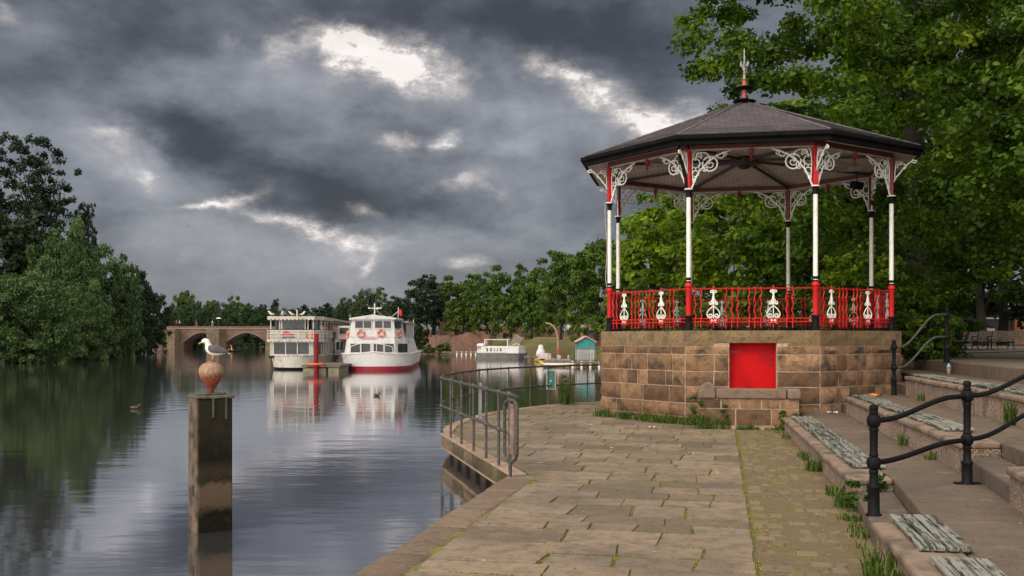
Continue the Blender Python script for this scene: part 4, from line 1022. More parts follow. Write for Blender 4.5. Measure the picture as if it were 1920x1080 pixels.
blades('grass',sp,'green grass and weeds along the foot of the stone walls',M['grass'],5,.007)
# moss and tiny grass in the joints of the paving
sp=[]
for (u,v,L,gp) in joints:
    if gp>.012 and v<.26 and u<24:
        for i in range(int(3+gp*160)):
            q=UV(u+L*rg.random(),v+rg.uniform(-gp,gp)); sp.append((q[0],q[1],-.012,7,.013,.026))
    if rg.random()<.62:
        a=rg.uniform(-.8,.0); n_=rg.randint(8,26)
        for i in range(n_): q=UV(u+rg.uniform(-.010,.010),v+a+i*.03); sp.append((q[0],q[1],-.012,7,.014,.022))
for i in range(360): # mossy margin beside the coping and between slabs and cobbles
    u=rg.uniform(4,12.9); 
    if (math.sin(u*2.1)+math.sin(u*5.3))>.5: q=UV(u,-2.33+rg.gauss(0,.025)); sp.append((q[0],q[1],-.012,8,.03,.028))
for i in range(700):
    u=rg.uniform(5,19.5); q=UV(u,.285+rg.gauss(0,.03)); sp.append((q[0],q[1],-.012,5,.02,.018)) if noise.noise(Vector((u*1.1,7,0)))>-.15 else 0
for i in range(3500):
    u=rg.uniform(5,19.5); v=rg.uniform(.3,1.35)
    if noise.noise(Vector((u*1.3,v*2.2,3)))+.25*noise.noise(Vector((u*6,v*6,1)))> .2: q=UV(u,v); sp.append((q[0],q[1],-.012,4,.02,.016))
blades('moss',sp,'yellow green moss in the joints of the paving',M['mossleaf'],6,.004)
def leafy(label,pts,seed):
    """broad leaved weeds"""
    rng=np.random.default_rng(seed); C=np.array([p[:3] for p in pts]); rad=np.array([p[3] for p in pts])
    V,k,rn=leaf_verts(C,rad,55,.055,rng,True); o=mesh_np('weeds',V,k,rn,M['grass'],None); tag(o,label,None,None,'stuff')
pts=[]
for i in range(7): x,y=bsp(ax0-.05+rg.uniform(-.1,.15),ay-.1); pts.append((x,y,.05+.09*i,.10))
for i in range(5): x,y=bsp(ax0+.5+rg.uniform(-.05,.05),ay-.1); pts.append((x,y,.05+.1*i,.07))
for i in range(6): x,y=bsp(ax1-.15+rg.uniform(-.2,.2),ay-.1); pts.append((x,y,.08+.05*i,.12))
for i in range(5): pts.append((X1(10.6)-.05+rg.uniform(-.1,.1),10.4+rg.uniform(-.3,.3),.08+.05*i,.11))
for i in range(5): pts.append((X1(10.6)+.25+rg.uniform(-.05,.1),10.75,.10+.05*i,.10))
for i in range(6): pts.append((1.45+rg.uniform(-.05,.05),27.3,.1+.13*i,.10))
for i in range(3): pts.append((8.95,20.6,.75+.1*i,.10))
leafy('broad leaved weeds growing from the feet of the walls',pts,8)

rngf=np.random.default_rng(12); PS_=[]
for i in range(1500):
    if i<700: u=rngf.uniform(5,20); q=UV(u,rngf.uniform(.3,1.3)); x,y,z=q[0],q[1],.004
    elif i<1000: u=rngf.uniform(5,24); q=UV(u,rngf.uniform(-2.3,.2)); x,y,z=q[0],q[1],.014
    else:
        k=int(rngf.integers(0,3)); y=rngf.uniform(6,21); x=XK(k,y)+rngf.uniform(.9,1.3) if rngf.random()<.6 else XK(k,y)+rngf.uniform(.5,1.3); z=TZ[k]+.008
    if x>XK(0,min(24,y))-.02 and z<.02: continue
    s=rngf.uniform(.006,.022); an=rngf.uniform(0,6.28); dx,dy=s*math.cos(an),s*math.sin(an)
    PS_+= [(x-dx,y-dy,z),(x-dy*.5,y+dx*.5,z+s*.35),(x+dx,y+dy,z+.003),(x+dy*.5,y-dx*.5,z+s*.2)]
o=mesh_np('fallen_leaves',np.array(PS_),4,rngf.random(len(PS_)//4),leaf_mat('dry_leaves',[(0,(.05,.03,.015)),(.5,(.16,.10,.05)),(.85,(.26,.2,.12)),(1,(.4,.36,.3))],.1),None)
tag(o,'dry leaves and crumbs scattered over the paving and terraces',None,None,'stuff')
# ================================================================ MOORING POST, BALL, GULL
PY=11.56; PX0,PX1=XP(356,PY),XP(437,PY); pw=PX1-PX0; pcx=(PX0+PX1)/2; pcx=XP(396,PY+.25); ptop=ZP(748,PY)
def post_mat():
    m,g,p,c,o=base_mat('slimy_post')
    sp=g.n('ShaderNodeSeparateXYZ'); g.l(c,sp.inputs[0])
    n=g.noise(c,9,8,.7); n2=g.noise(c,40,6,.7)
    zz=g.m('ADD',sp.outputs[2],g.m('MULTIPLY_ADD',n,.24,-.12))
    cc=g.ramp(g.mr(zz,-.5,1.2,0,1,False),[(0,(.006,.006,.004)),(.16,(.007,.006,.004)),(.21,(.07,.048,.033)),(.34,(.085,.06,.042)),(.38,(.018,.013,.009)),(.44,(.03,.022,.015)),(.52,(.008,.007,.005)),(.75,(.018,.014,.010)),(1,(.022,.021,.013))])
    cc=g.mix(g.mr(n,.5,.68,0,.6),cc,(.02,.03,.012,1)); cc=g.mix(g.mr(n2,.6,.72,0,.45),cc,(.10,.08,.055,1))
    g.l(cc,p.inputs['Base Color']); p.inputs['Roughness'].default_value=.8; p.inputs['Specular IOR Level'].default_value=.08
    b=g.n('ShaderNodeBump'); b.inputs['Strength'].default_value=.8; b.inputs['Distance'].default_value=.02; g.l(n2,b.inputs['Height']); g.l(b.outputs[0],p.inputs['Normal']); return m
mp=thing('mooring_post','square weathered post standing in the river, topped by a red and white ball','post',(pcx,PY+.25,0),R(31))
PS=.395; ph=PS/2
mb=MB(); mb.prism([(-ph,-ph),(ph,-ph),(ph,ph),(-ph,ph)],-2.6,ptop); mb.build('shaft',post_mat(),mp,bevel=.012)
mb=MB(); mb.box((-ph-.008,.005,(ptop-2.6)/2),(.03,PS-.02,ptop+2.6)); mb.build('lit_face',mat('lit_face_wood',(.13,.10,.075),(.05,.038,.026),5,.8,.5,30,spec=.1),mp,bevel=.006)  # lighter sheet over the left face, the light on it put into the colour
mb=MB(); mb.box((0,0,ptop+.018),(PS+.05,PS+.05,.035)); mb.build('cap',mat('post_cap',(.11,.09,.065),(.04,.04,.022),12,.85,.6,30),mp,bevel=.008)
mb=MB(); mb.box((-.02,-.02,ptop+.048),(PS*.75,PS*.6,.022),rz=.35); mb.build('cap_board',bpy.data.materials['post_cap'],mp,bevel=.006)
mb=MB(); mb.box((-ph-.02,-.05,.02),(.02,.10,.13)); mb.build('slot',M['dark'],mp)
mb=MB(); mb.box((-ph-.02,-.02,.66),(.02,.06,.02)); mb.build('slot',M['dark'],mp)
for x,z0_ in ((-.03,.88),(.12,.86)):
    mb=MB(); mb.box((x,-ph-.008,(z0_+ptop)/2),(.022,.02,ptop-z0_)); mb.build('strap',mat('strap_grey',(.06,.058,.048),(.03,.03,.024),20,.7,.3),mp)
def ball_mat():
    m,g,p,c,o=base_mat('splashed_ball')
    sp=g.n('ShaderNodeSeparateXYZ'); g.l(c,sp.inputs[0]); an=g.m('ARCTAN2',sp.outputs[1],sp.outputs[0])
    q=g.n('ShaderNodeCombineXYZ'); g.l(g.m('MULTIPLY',an,7.0),q.inputs[0]); g.l(g.m('MULTIPLY',sp.outputs[2],4.0),q.inputs[1])
    n=g.noise(q.outputs[0],1.6,5,.7); z=g.m('ADD',sp.outputs[2],g.m('MULTIPLY_ADD',n,.26,-.13))
    f=g.mr(z,.19,.25); n2=g.noise(q.outputs[0],3.2,5,.7)
    cc=g.mix(f,g.mix(g.mr(g.noise(c,20,5,.6),.4,.7),(.22,.038,.018,1),(.11,.024,.013,1)),g.mix(g.mr(n2,.46,.66),(.19,.10,.05,1),(.36,.30,.22,1)))
    g.l(cc,p.inputs['Base Color']); p.inputs['Roughness'].default_value=.6; return m
mb=MB(); mb.lathe((0,0,0),[(.03,0),(.028,.03),(.045,.055),(.085,.115),(.122,.17),(.142,.225),(.145,.265),(.132,.31),(.10,.345),(.05,.365),(.001,.37)],28)
bl=mb.build('ball',ball_mat(),mp,loc=(0,0,ptop+.055),smooth=True)
kids(mp)
# gull
gx,gy=XP(398,PY+.25),PY+.25; gz=ptop+.425
gl=tag(MB().build('g',M['white']),None) if False else None
gull=thing('gull','grey backed white gull standing on the splashed ball of the mooring post','gull',(gx,gy,gz),0)
def ring(c,t,ry,rz_,n=14):
    t=Vector(t).normalized(); s=Vector((0,1,0)); u=s.cross(t).normalized()
    return [Vector(c)+s*ry*math.cos(2*PI*i/n)+u*rz_*math.sin(2*PI*i/n) for i in range(n)]
def loft_path(mb,P,n=14):
    rg_=[]
    for i,(x,y,z,ry,rz_) in enumerate(P):
        a=P[max(0,i-1)];b=P[min(len(P)-1,i+1)]; rg_.append(ring((x,y,z),(b[0]-a[0],b[1]-a[1],b[2]-a[2]),ry,rz_,n))
    mb.loft(rg_)
GW=mat('gull_white',(.62,.61,.60),(.52,.51,.50),30,.7,.15,60); GG=mat('gull_grey',(.05,.045,.05),(.075,.068,.072),40,.65,.3,90); GB=mat('gull_black',(.012,.012,.013),None,10,.6); GO=mat('gull_yellow',(.55,.27,.03),(.45,.2,.02),30,.5)
mb=MB()
loft_path(mb,[(-.123,0,.232,.006,.006),(-.118,0,.236,.016,.016),(-.105,0,.244,.026,.026),(-.086,0,.249,.0305,.031),(-.067,0,.243,.031,.033),(-.056,0,.226,.030,.032),(-.050,0,.205,.031,.034),(-.044,0,.183,.040,.046),(-.030,0,.160,.050,.058),(-.006,0,.142,.057,.062),(.030,0,.130,.058,.060),(.068,0,.123,.051,.050),(.105,0,.117,.039,.036),(.145,0,.110,.028,.018),(.19,0,.102,.026,.008),(.225,0,.096,.024,.004)],18)
body=mb.build('body',GW,gull,smooth=True)
for s in (-1,1):
    mb=MB(); loft_path(mb,[(-.038,s*.040,.170,.008,.020),(-.02,s*.052,.166,.012,.036),(.01,s*.058,.158,.014,.047),(.05,s*.056,.149,.014,.046),(.09,s*.047,.139,.013,.038),(.13,s*.035,.128,.011,.028),(.165,s*.025,.118,.009,.019),(.19,s*.018,.110,.007,.012)],12)
    mb.build('wing',GG,gull,smooth=True)
    mb=MB(); loft_path(mb,[(.12,s*.036,.116,.005,.012),(.17,s*.024,.107,.006,.012),(.22,s*.012,.098,.005,.008),(.268,s*.004,.088,.002,.003)],8); mb.build('wing_tip',GB,gull,smooth=True)
    mb=MB(); mb.ball((-.094,s*.0265,.253),.0048,8); mb.build('eye',GB,gull,smooth=True)
    mb=MB(); mb.tube([(.012,s*.022,.095),(.006,s*.022,.05),(.0,s*.022,.008)],[.011,.005,.005],7)
    for a in (-.5,0,.5): mb.tube([(.0,s*.022,.007),(-.045*math.cos(a),s*.022+.045*math.sin(a),.003)],[.004,.003],5)
    mb.add([(0,s*.022,.006),(-.040*math.cos(.5),s*.022-.040*math.sin(.5),.003),(-.044,s*.022,.004),(-.040*math.cos(.5),s*.022+.040*math.sin(.5),.003)],[(0,1,2,3)])
    mb.build('leg',GO,gull,smooth=True)
mb=MB(); loft_path(mb,[(-.116,0,.234,.010,.011),(-.132,0,.229,.008,.009),(-.148,0,.223,.006,.0075),(-.158,0,.216,.004,.006),(-.162,0,.209,.001,.002)],10); mb.build('beak',GO,gull,smooth=True)
# ducks
def duck(label,x,y,rz):
    d=thing('duck',label,'duck',(x,y,WZ),rz,'ducks on the river'); mb=MB()
    loft_path(mb,[(-.17,0,.10,.01,.01),(-.15,0,.085,.05,.035),(-.09,0,.07,.085,.06),(0,0,.065,.10,.07),(.08,0,.06,.085,.065),(.13,0,.08,.055,.05),(.145,0,.13,.032,.035),(.155,0,.17,.034,.036),(.175,0,.195,.036,.03),(.20,0,.19,.02,.02)],12)
    mb.build('body',mat('duck_brown',(.07,.05,.035),(.03,.022,.016),25,.7),d,smooth=True)
    mb=MB(); loft_path(mb,[(.195,0,.19,.016,.012),(.225,0,.18,.018,.006),(.25,0,.175,.014,.003)],8); mb.build('beak',GO,d,smooth=True); d.scale=(.8,.8,.72); return d
q=at(706,743,39.2); duck('small brown duck swimming below the right cruise boat',q.x,39.2,.2)
q=at(252,768,32); duck('small duck at the head of a wake on the left side of the river',q.x,32,.1)
# ================================================================ QUAY RAILING
def railing_run(mb_p,line,posts,h,base,rad=.022): pass
def qpt(u,v,z=0): return Vector(UV(u,v,z))
qr=thing('quay_railing','grey iron pipe railing round the curved river deck left of the bandstand','railing',(-1.3,19,0),0); o0=Vector((-1.3,19,0))
near=[Vector((-1.35,19.02,0)),Vector((.0,13.30,0))]
far=[Vector((-1.35,19.02,0)),Vector((-1.40,20.5,0)),Vector((-1.17,22.1,0)),Vector((-.72,24,0)),Vector((.0,25.55,0)),Vector((.97,27.15,0)),Vector((2.1,28.27,0)),Vector((3.9,29.6,0))]
zr=1.05
def shift(mb): mb.v=[(p[0]-o0.x,p[1]-o0.y,p[2]-o0.z) for p in mb.v]; return mb
for nm,ln in (('n',near),('f',far)):
    for z,r in ((zr,.024),(.52,.021)):
        if nm=='f' and z==.52: pts=[p+Vector((0,0,z)) for p in ln]
        else: pts=[p+Vector((0,0,z)) for p in ln]
        if nm=='n': pts[-1]=pts[-1]+Vector((.05,-.15,-.01))*(1 if z>1 else .3)
        mb=MB(); mb.tube(pts,r,9); shift(mb).build('rail',M['galv'] if nm=='n' else M['iron'],qr,smooth=True,angle=60)
def rpost(p,zb,r=.020,m_=None):
    mb=MB(); mb.tube([p+Vector((0,0,zb)),p+Vector((0,0,zr-.02))],r,9)
    for z in (zr,.52): mb.ball(p+Vector((0,0,z)),.040,10)
    mb.tube([p+Vector((0,0,zb)),p+Vector((0,0,zb+.05))],r*1.5,9)
    shift(mb).build('post',m_ or M['iron'],qr,smooth=True,angle=60)
nd=(near[1]-near[0]).normalized(); side=Vector((nd.y,-nd.x,0)); side=-side if side.x>0 else side
for Y in (19.0,18.0,16.95,15.9,14.95,14.1,13.42):
    p=near[0].lerp(near[1],(19.02-Y)/(19.02-13.3)); rpost(p+side*.0,-.12 if Y<19 else 0,.021)
for px in (849,867,881.6,898,914,953,995,1029,1069,1101):
    best=None
    for a,b in zip(far,far[1:]):
        for i in range(40):
            p=a.lerp(b,i/40); e=abs(960+F*p.x/p.y-px)
            if best is None or e<best[0]: best=(e,p)
    rpost(best[1],-.02,.019)
# flat grey gate plate and hooped end frame
mb=MB(); p=near[0].lerp(near[1],.56); 
mb.M=Matrix.Translation(p+Vector((.09,0,0)))@Matrix.Rotation(math.atan2(nd.y,nd.x),4,'Z'); mb.box((0,.0,.79),(.13,.03,.62)); mb.tube([(-.09,0,1.02),(.1,0,1.02)],.014,6); mb.tube([(-.09,0,.53),(.1,0,.53)],.014,6); mb.M=Matrix()
shift(mb).build('gate_plate',mat('galvanised_plate',(.25,.26,.26),(.17,.17,.17),8,.5,.1,metal=.3),qr,bevel=.005)
mb=MB(); e=near[1]+Vector((.0,-.05,0)); a_=math.atan2(nd.y,nd.x)
mb.M=Matrix.Translation(e+Vector((-.02,-.25,0)))@Matrix.Rotation(a_+.25,4,'Z')
mb.tube([(-.16,0,.28),(-.17,0,.32),(-.17,0,.90),(-.14,0,.97),(-.05,0,1.0),(.08,0,1.0),(.16,0,.96),(.18,0,.90),(.18,0,.32),(.14,0,.24),(.05,0,.20),(-.08,0,.22)],.023,8,closed=True)
mb.tube([(0,0,.2),(0,0,-.08)],.022,8); mb.M=Matrix()
shift(mb).build('hoop_frame',M['galv'],qr,smooth=True,angle=60)
mb=MB(); mb.M=Matrix.Translation(e+Vector((-.02,-.25,0)))@Matrix.Rotation(a_+.25,4,'Z'); mb.box((.05,.0,.62),(.10,.03,.66)); mb.M=Matrix()
shift(mb).build('timber_rail',mat('gate_board',(.23,.15,.10),(.12,.08,.06),9,.8,.4),qr,bevel=.006)
# sign on the railing
Ys=27.35; sg=thing('river_sign','small teal notice board with yellow marks fixed to the curved railing','sign',(XP(1033,Ys),Ys-.07,ZP(712,Ys)),R(-32))
mb=MB(); mb.box((0,0,0),(.30,.012,.54)); mb.build('board',mat('sign_edge',(.30,.33,.24),(.22,.25,.18),9,.6),sg,bevel=.01)
mb=MB(); mb.box((0,-.010,0),(.245,.008,.48)); mb.build('face',mat('sign_teal',(.018,.12,.13),(.012,.09,.10),5,.5),sg)
mb=MB(); mb.lathe((0,0,0),[(.0,0)],3) if False else None
for (x,z,r) in ((.0,.14,.018),(-.03,-.12,.022),(.03,.04,.016)):
    vs=[(x+ (r if i%2==0 else r*.5)*math.cos(i*PI/5+PI/2),-.016,z+(r if i%2==0 else r*.5)*math.sin(i*PI/5+PI/2)) for i in range(10)]
    mb.add(vs+[(a,-.0145,c) for a,b,c in vs],[tuple(range(10))]+[(i,(i+1)%10,(i+1)%10+10,i+10) for i in range(10)])
mb.build('yellow_stars',mat('sign_yellow',(.45,.36,.04),None,3,.6),sg)
mb=MB(); vs=[(-.035,-.016,.0),(.035,-.016,.0),(.03,-.016,-.05),(0,-.016,-.075),(-.03,-.016,-.05)]; mb.add(vs+[(a,-.0145,c) for a,b,c in vs],[tuple(range(5))]+[(i,(i+1)%5,(i+1)%5+5,i+5) for i in range(5)])
mb.build('crest',mat('sign_pale',(.30,.45,.45),None,3,.6),sg)
# ================================================================ TERRACE HANDRAILS
def hpost(root,p,z0,ztop,kn,sleeve,foot=False,s=1.0):
    prof=[(.075,0),(.075,.012),(.055,.03),(.052,sleeve-z0-.03),(.060,sleeve-z0-.015),(.060,sleeve-z0),(.042,sleeve-z0+.02)]
    ks=sorted(kn)
    for i,k in enumerate(ks):
        z=k-z0; prof+=[(.038,z-.10),(.045,z-.085),(.045,z-.075),(.036,z-.065),(.058,z-.04),(.066,z),(.058,z+.04),(.036,z+.062),(.044,z+.075),(.036,z+.09)]
    t=ztop-z0; prof+=[(.030,t-.11),(.042,t-.095),(.028,t-.085),(.036,t-.06),(.042,t-.035),(.034,t-.008),(.001,t)]
    mb=MB(); mb.lathe((p[0]-root.location[0],p[1]-root.location[1],z0-root.location[2]),[(r*s,z) for r,z in prof],18)
    mb.build('post',M['black'],root,smooth=True,angle=50)
    if foot: mb=MB(); mb.box((p[0]-root.location[0],p[1]-root.location[1],z0-root.location[2]+.008),(.26,.10,.016)); mb.build('base_plate',M['black'],root,bevel=.004)
def hrail(root,a,b,r=.026,rise=.30,fl=.28,m=None):
    a=Vector(a)-root.location; b=Vector(b)-root.location; pts=[]
    for i in range(25):
        f=i/24; g_=min(1,max(0,(f-(fl if rise else 0)*.35)/(1-fl*.95))); sfn=g_*g_*(3-2*g_)
        p=a.lerp(b,f); p.z=a.z+(b.z-a.z)*sfn; pts.append(p)
    mb=MB(); mb.tube(pts,r,10); mb.build('rail',m or M['black'],root,smooth=True,angle=60)
hr=thing('handrail','thick black iron handrail with round knuckled posts crossing the terrace steps nearest the camera','handrail',(3.39,9.33,.14),0,'black iron handrails')
P1=(3.39,9.33);P2=(4.80,10.5);P3=(6.6,12.05)
hpost(hr,P1,.14,1.185,(.635,1.03),.42); hpost(hr,P2,.268,1.36,(.735,1.195),.50,True); hpost(hr,P3,.61,1.60,(.98,1.42),.82)
for za,zb in ((1.03,1.195),(.635,.735)): hrail(hr,(*P1,za),(*P2,zb))
for za,zb in ((1.195,1.42),(.735,.98)): hrail(hr,(*P2,za),(*P3,zb))
hf=thing('handrail','slender black handrail climbing to the plaza beside the bandstand base','handrail',(8.0,20.9,.62),0,'black iron handrails')
A1=(8.0,20.85);B1=(9.43,21.6)
hpost(hf,A1,.61,1.77,(1.19,1.62),.95); hpost(hf,B1,1.28,2.48,(1.84,2.32),1.6,False,1.15)
hrail(hf,(*A1,1.62),(*B1,2.32),.024,m=M['galv']); hrail(hf,(*A1,1.19),(*B1,1.84),.024,m=M['galv'])
# litter
mb=MB(); mb.lathe((0,0,0),[(.028,0),(.038,.11),(.040,.112)],14); 
cu=thing('drinks_cup','blue and yellow paper cup left standing on the highest seat','cup',(XP(1779,19.2),19.2,1.065+.05),0)
mb.build('cup',mat('cup_yellow',(.45,.28,.05),(.3,.35,.4),30,.5),cu,smooth=True)
mb=MB(); mb.lathe((0,0,.113),[(.041,0),(.041,.03),(.03,.06),(.012,.075),(.012,.10)],14); mb.build('lid',mat('cup_blue',(.03,.08,.22),(.25,.3,.4),20,.4),cu,smooth=True)
def crumple(name,label,cat,x,y,z,s,m,seed):
    mb=MB(); r=random.Random(seed); vs=[];n=7
    for j in range(5):
        for i in range(n): vs.append(((i/(n-1)-.5)*s+r.uniform(-.1,.1)*s,(j/4-.5)*s*.6+r.uniform(-.1,.1)*s,abs(r.gauss(0,.10))*s))
    fs=[(j*n+i,j*n+i+1,(j+1)*n+i+1,(j+1)*n+i) for j in range(4) for i in range(n-1)]
    mb.add(vs+[(a,b,c+.004) for a,b,c in vs],fs+[tuple(k+5*n for k in f) for f in fs]); o=mb.build(name,m,loc=(x,y,z)); tag(o,label,cat); return o
crumple('crisp_packet','crumpled orange packet lying on the terrace by the bandstand base','litter',7.45,20.4,.63,.26,mat('packet_orange',(.65,.22,.02),(.5,.15,.02),20,.4),4)
crumple('paper_scrap','crumpled pale blue paper lying where the base meets the terrace','litter',6.52,20.25,.285,.18,mat('scrap_blue',(.25,.36,.5),(.5,.5,.5),20,.5),5)
crumple('paper_scrap','small white scrap in the grass at the foot of the bandstand wall','litter',XP(1222,20.0),20.0,.02,.12,M['white'],6)
# ================================================================ PARK BENCHES
def park_bench():
    b=thing('park_bench','x','bench',(0,0,0)); L=1.75
    for s in (-1,1):
        mb=MB(); x=s*L/2
        mb.tube([(x,-.30,0),(x,-.26,.12),(x,-.20,.25),(x,-.22,.38),(x,.20,.40),(x,.16,.25),(x,.24,.1),(x,.32,0)],.022,6)
        mb.tube([(x,.2,.40),(x,.27,.62),(x,.33,.88)],.02,6); mb.tube([(x,-.22,.38),(x,-.27,.55),(x,-.22,.63),(x,0,.62),(x,.26,.64)],.02,6)
        l=mb.build('end_frame',M['black'],b,smooth=True,angle=50); kids(b,l)
    mb=MB()
    for i in range(5): mb.box((0,-.2+i*.095,.415),(L,.075,.03))
    s_=mb.build('seat',mat('bench_timber',(.20,.15,.11),(.12,.09,.07),7,.7),b)
    mb=MB()
    for i in range(4): mb.box((0,.235+i*.028,.52+i*.105),(L,.028,.085),rx=-.2)
    k_=mb.build('backrest',bpy.data.materials['bench_timber'],b); kids(b,s_,k_); return b
pb=park_bench(); first=True
for px,Y,rz,lab in ((1835,50,.15,'park bench with a slatted back, leftmost of the row on the plaza'),(1862,47,.05,'second park bench from the right in the row on the plaza'),(1893,46,-.1,'rightmost park bench of the row facing the river'),(1800,44,1.2,'park bench seen end on beside the dark bin'),(1822,58,.1,'farther park bench standing behind the row'),(1908,60,.2,'far park bench by the brick pier')):
    o=pb if first else dup(pb); first=False
    o.location=(XP(px,Y),Y,TZ[3]); o.rotation_euler=(0,0,rz+PI); o['label']=lab; o['category']='bench'; o['group']='park benches on the plaza'
# dark trunks of the walk seen over the benches
for i,(px,Y,r_,lab) in enumerate(((1838,66,.38,'dark tree trunk standing behind the middle park benches'),(1778,70,.3,'thin dark trunk behind the far handrail post'))):
    t=thing('street_tree',lab,'tree',(XP(px,Y),Y,TZ[3]),0,'trees over the benches'); rng=np.random.default_rng(300+i)
    C,rad=crown_clumps(rng,60,4.5,4.5,3,7.0,1.4,.3,.2,-.6); tree_parts(t,rng,C,rad,70,.4,M['lime'],M['bark'],r_,6,False,8)
# boathouse café beyond the plaza
ch=thing('kiosk','low dark fronted kiosk with cream panels and a brick pier beyond the benches','building',(XP(1880,80),80,TZ[3]),0)
mb=MB(); mb.bx(-8,8,0,5,0,2.6); mb.build('wall',mat('kiosk_dark',(.03,.028,.026),(.05,.045,.04),2,.8),ch)
mb=MB(); mb.bx(-8.4,8.4,-.6,5.2,2.6,2.85); mb.build('roof',M['black'],ch)
for x in (-5,-1.6,3.6,6.2): mb=MB(); mb.bx(x-.95,x+.95,-.06,0,.5,1.35); mb.build('panel',mat('cream_panel',(.5,.45,.34),None,3,.6),ch)
for x in (-4.6,-.4,4.4): mb=MB(); mb.bx(x-1.2,x+1.2,-.08,-.005,2.1,2.22); mb.build('sign_strip',M['white'],ch)
mb=MB(); mb.bx(.8,2.2,-.4,-.01,0,2.5); mb.build('pier',mat('orange_brick',(.32,.10,.05),(.22,.07,.04),6,.9,.3),ch)
mb=MB(); mb.M=Matrix.Translation((XP(1793,46),46,TZ[3])); mb.lathe((0,0,0),[(.26,0),(.29,.9),(.31,.92),(.31,.98)],14); mb.lathe((0,0,.985),[(.30,0),(.24,.12),(.1,.19),(.001,.2)],14)
mb.M=Matrix(); o=mb.build('litter_bin',M['black'],origin=(XP(1793,46),46,TZ[3]),smooth=True,angle=40); tag(o,'round dark litter bin at the left end of the park benches','bin')
for i,(px,lab) in enumerate(((1795,'thin pale pole left of the kiosk'),(1845,'thin pale pole between the park benches'))):
    Y=72; mb=MB(); mb.tube([(0,0,0),(0,0,5)],.045,8); mb.tube([(0,0,5),(.4,0,5.2)],.035,6); mb.box((.6,0,5.2),(.45,.16,.09)); o=mb.build('lamp_post',M['galv'],loc=(XP(px,Y),Y,TZ[3])); tag(o,lab,'lamp post',"lamp posts of the plaza")
# ================================================================ BRIDGE
BYY=211.0; SCL=BYY/F
brg=thing('stone_bridge','long red sandstone bridge with pointed arches crossing the river behind the boats','bridge',(-60,BYY,WZ),0)
def brick_mat(name,c1,c2,mo,w=.9,h=.35,sc=1,dark=.5):
    m,g,p,c,o=base_mat(name); sp=g.n('ShaderNodeSeparateXYZ'); g.l(c,sp.inputs[0]); q=g.n('ShaderNodeCombineXYZ'); g.l(g.m('ADD',sp.outputs[0],sp.outputs[1]),q.inputs[0]); g.l(sp.outputs[2],q.inputs[1])
    br=g.n('ShaderNodeTexBrick'); g.l(q.outputs[0],br.inputs['Vector']); br.inputs['Scale'].default_value=sc; br.inputs['Brick Width'].default_value=w; br.inputs['Row Height'].default_value=h; br.inputs['Mortar Size'].default_value=.02
    br.inputs['Color1'].default_value=c4(c1); br.inputs['Color2'].default_value=c4(c2); br.inputs['Mortar'].default_value=c4(mo)
    cc=g.mix(g.mr(g.noise(c,.6,8,.7),.42,.68,0,dark),br.outputs['Color'],(.035,.03,.02,1)); cc=g.mix(g.mr(g.noise(c,2.0,5,.7),.5,.7,0,.5),cc,(c1[0]*1.5,c1[1]*1.5,c1[2]*1.5,1))
    g.l(cc,p.inputs['Base Color']); p.inputs['Roughness'].default_value=.95; return m
BM=brick_mat('bridge_sandstone',(.115,.062,.048),(.165,.10,.08),(.11,.08,.065))
arches=[(344,413),(424,500),(516,585),(600,668),(684,750)]
arches=[((a-960)*SCL+60,(b-960)*SCL+60) for a,b in arches]
zt=4.55; zs=1.5; zc=3.55; x0,x1=-15.6,42.0
top=[];outl=[(x0,0)]
for a,b in arches:
    outl.append((a,0)); outl.append((a,zs))
    for i in range(1,14):
        f=i/14; x=a+(b-a)*f; zz=zs+(zc-zs)*(1-abs(2*f-1)**1.75); outl.append((x,zz))
    outl.append((b,zs)); outl.append((b,0))
outl.append((x1,0))
n=len(outl); mb=MB()
for (xa,za),(xb,zb) in zip(outl,outl[1:]):
    if abs(xa-xb)<1e-6: 
        lo,hi=min(za,zb),max(za,zb); mb.add([(xa,0,lo-1),(xa,6,lo-1),(xa,6,hi),(xa,0,hi)],[(0,1,2,3)],.5); continue
    mb.add([(xa,0,za),(xb,0,zb),(xb,0,zt),(xa,0,zt),(xa,6,za),(xb,6,zb),(xb,6,zt),(xa,6,zt)],[(0,1,2,3),(5,4,7,6),(0,4,5,1),(3,2,6,7)] if za>0 or zb>0 else [(0,1,2,3),(5,4,7,6),(3,2,6,7)],.5)
for (xa,za),(xb,zb) in zip(outl,outl[1:]):
    if za==0 and zb==0 : mb.bx(xa,xb,0,6,-2,0)
mb.build('masonry',BM,brg,fixn=False)
for a,b in arches:
    mb=MB(); pts=[(a-.02,-.05,zs)]+[(a+(b-a)*i/14,-.05,zs+(zc-zs)*(1-abs(2*i/14-1)**1.75)+.06) for i in range(1,14)]+[(b+.02,-.05,zs)]; mb.tube(pts,.14,6); mb.build('arch_ring',mat('arch_ring_stone',(.19,.12,.10),(.12,.09,.075),2,.9),brg,smooth=True)
mb=MB(); mb.bx(x0,x1,-.14,.1,4.35,4.52); mb.build('string_course',mat('string_stone',(.26,.20,.17),(.18,.14,.11),2,.9),brg)
mb=MB(); mb.bx(x0,x1,.0,.25,4.56,4.9); mb.build('parapet',BM,brg)
for px0,px1,w in ((316,340,3.0),(387,424,3.0),(500,516,2.0),(585,600,2.0),(668,684,2.0)):
    a,b=(px0-960)*SCL+60,(px1-960)*SCL+60; mb=MB(); mb.prism([(a,0),((a*.8+b*.2),-2.6),((a*.2+b*.8),-2.6),(b,0)],-2,4.30); mb.build('cutwater',brick_mat('mossy_sandstone',(.16,.10,.07),(.11,.10,.05),(.10,.08,.05),dark=.7) if 'mossy_sandstone' not in bpy.data.materials else bpy.data.materials['mossy_sandstone'],brg)
mb=MB(); 
for i in range(58): mb.bx(x0+i*1.0,x0+i*1.0+.05,.1,.15,4.9,5.45)
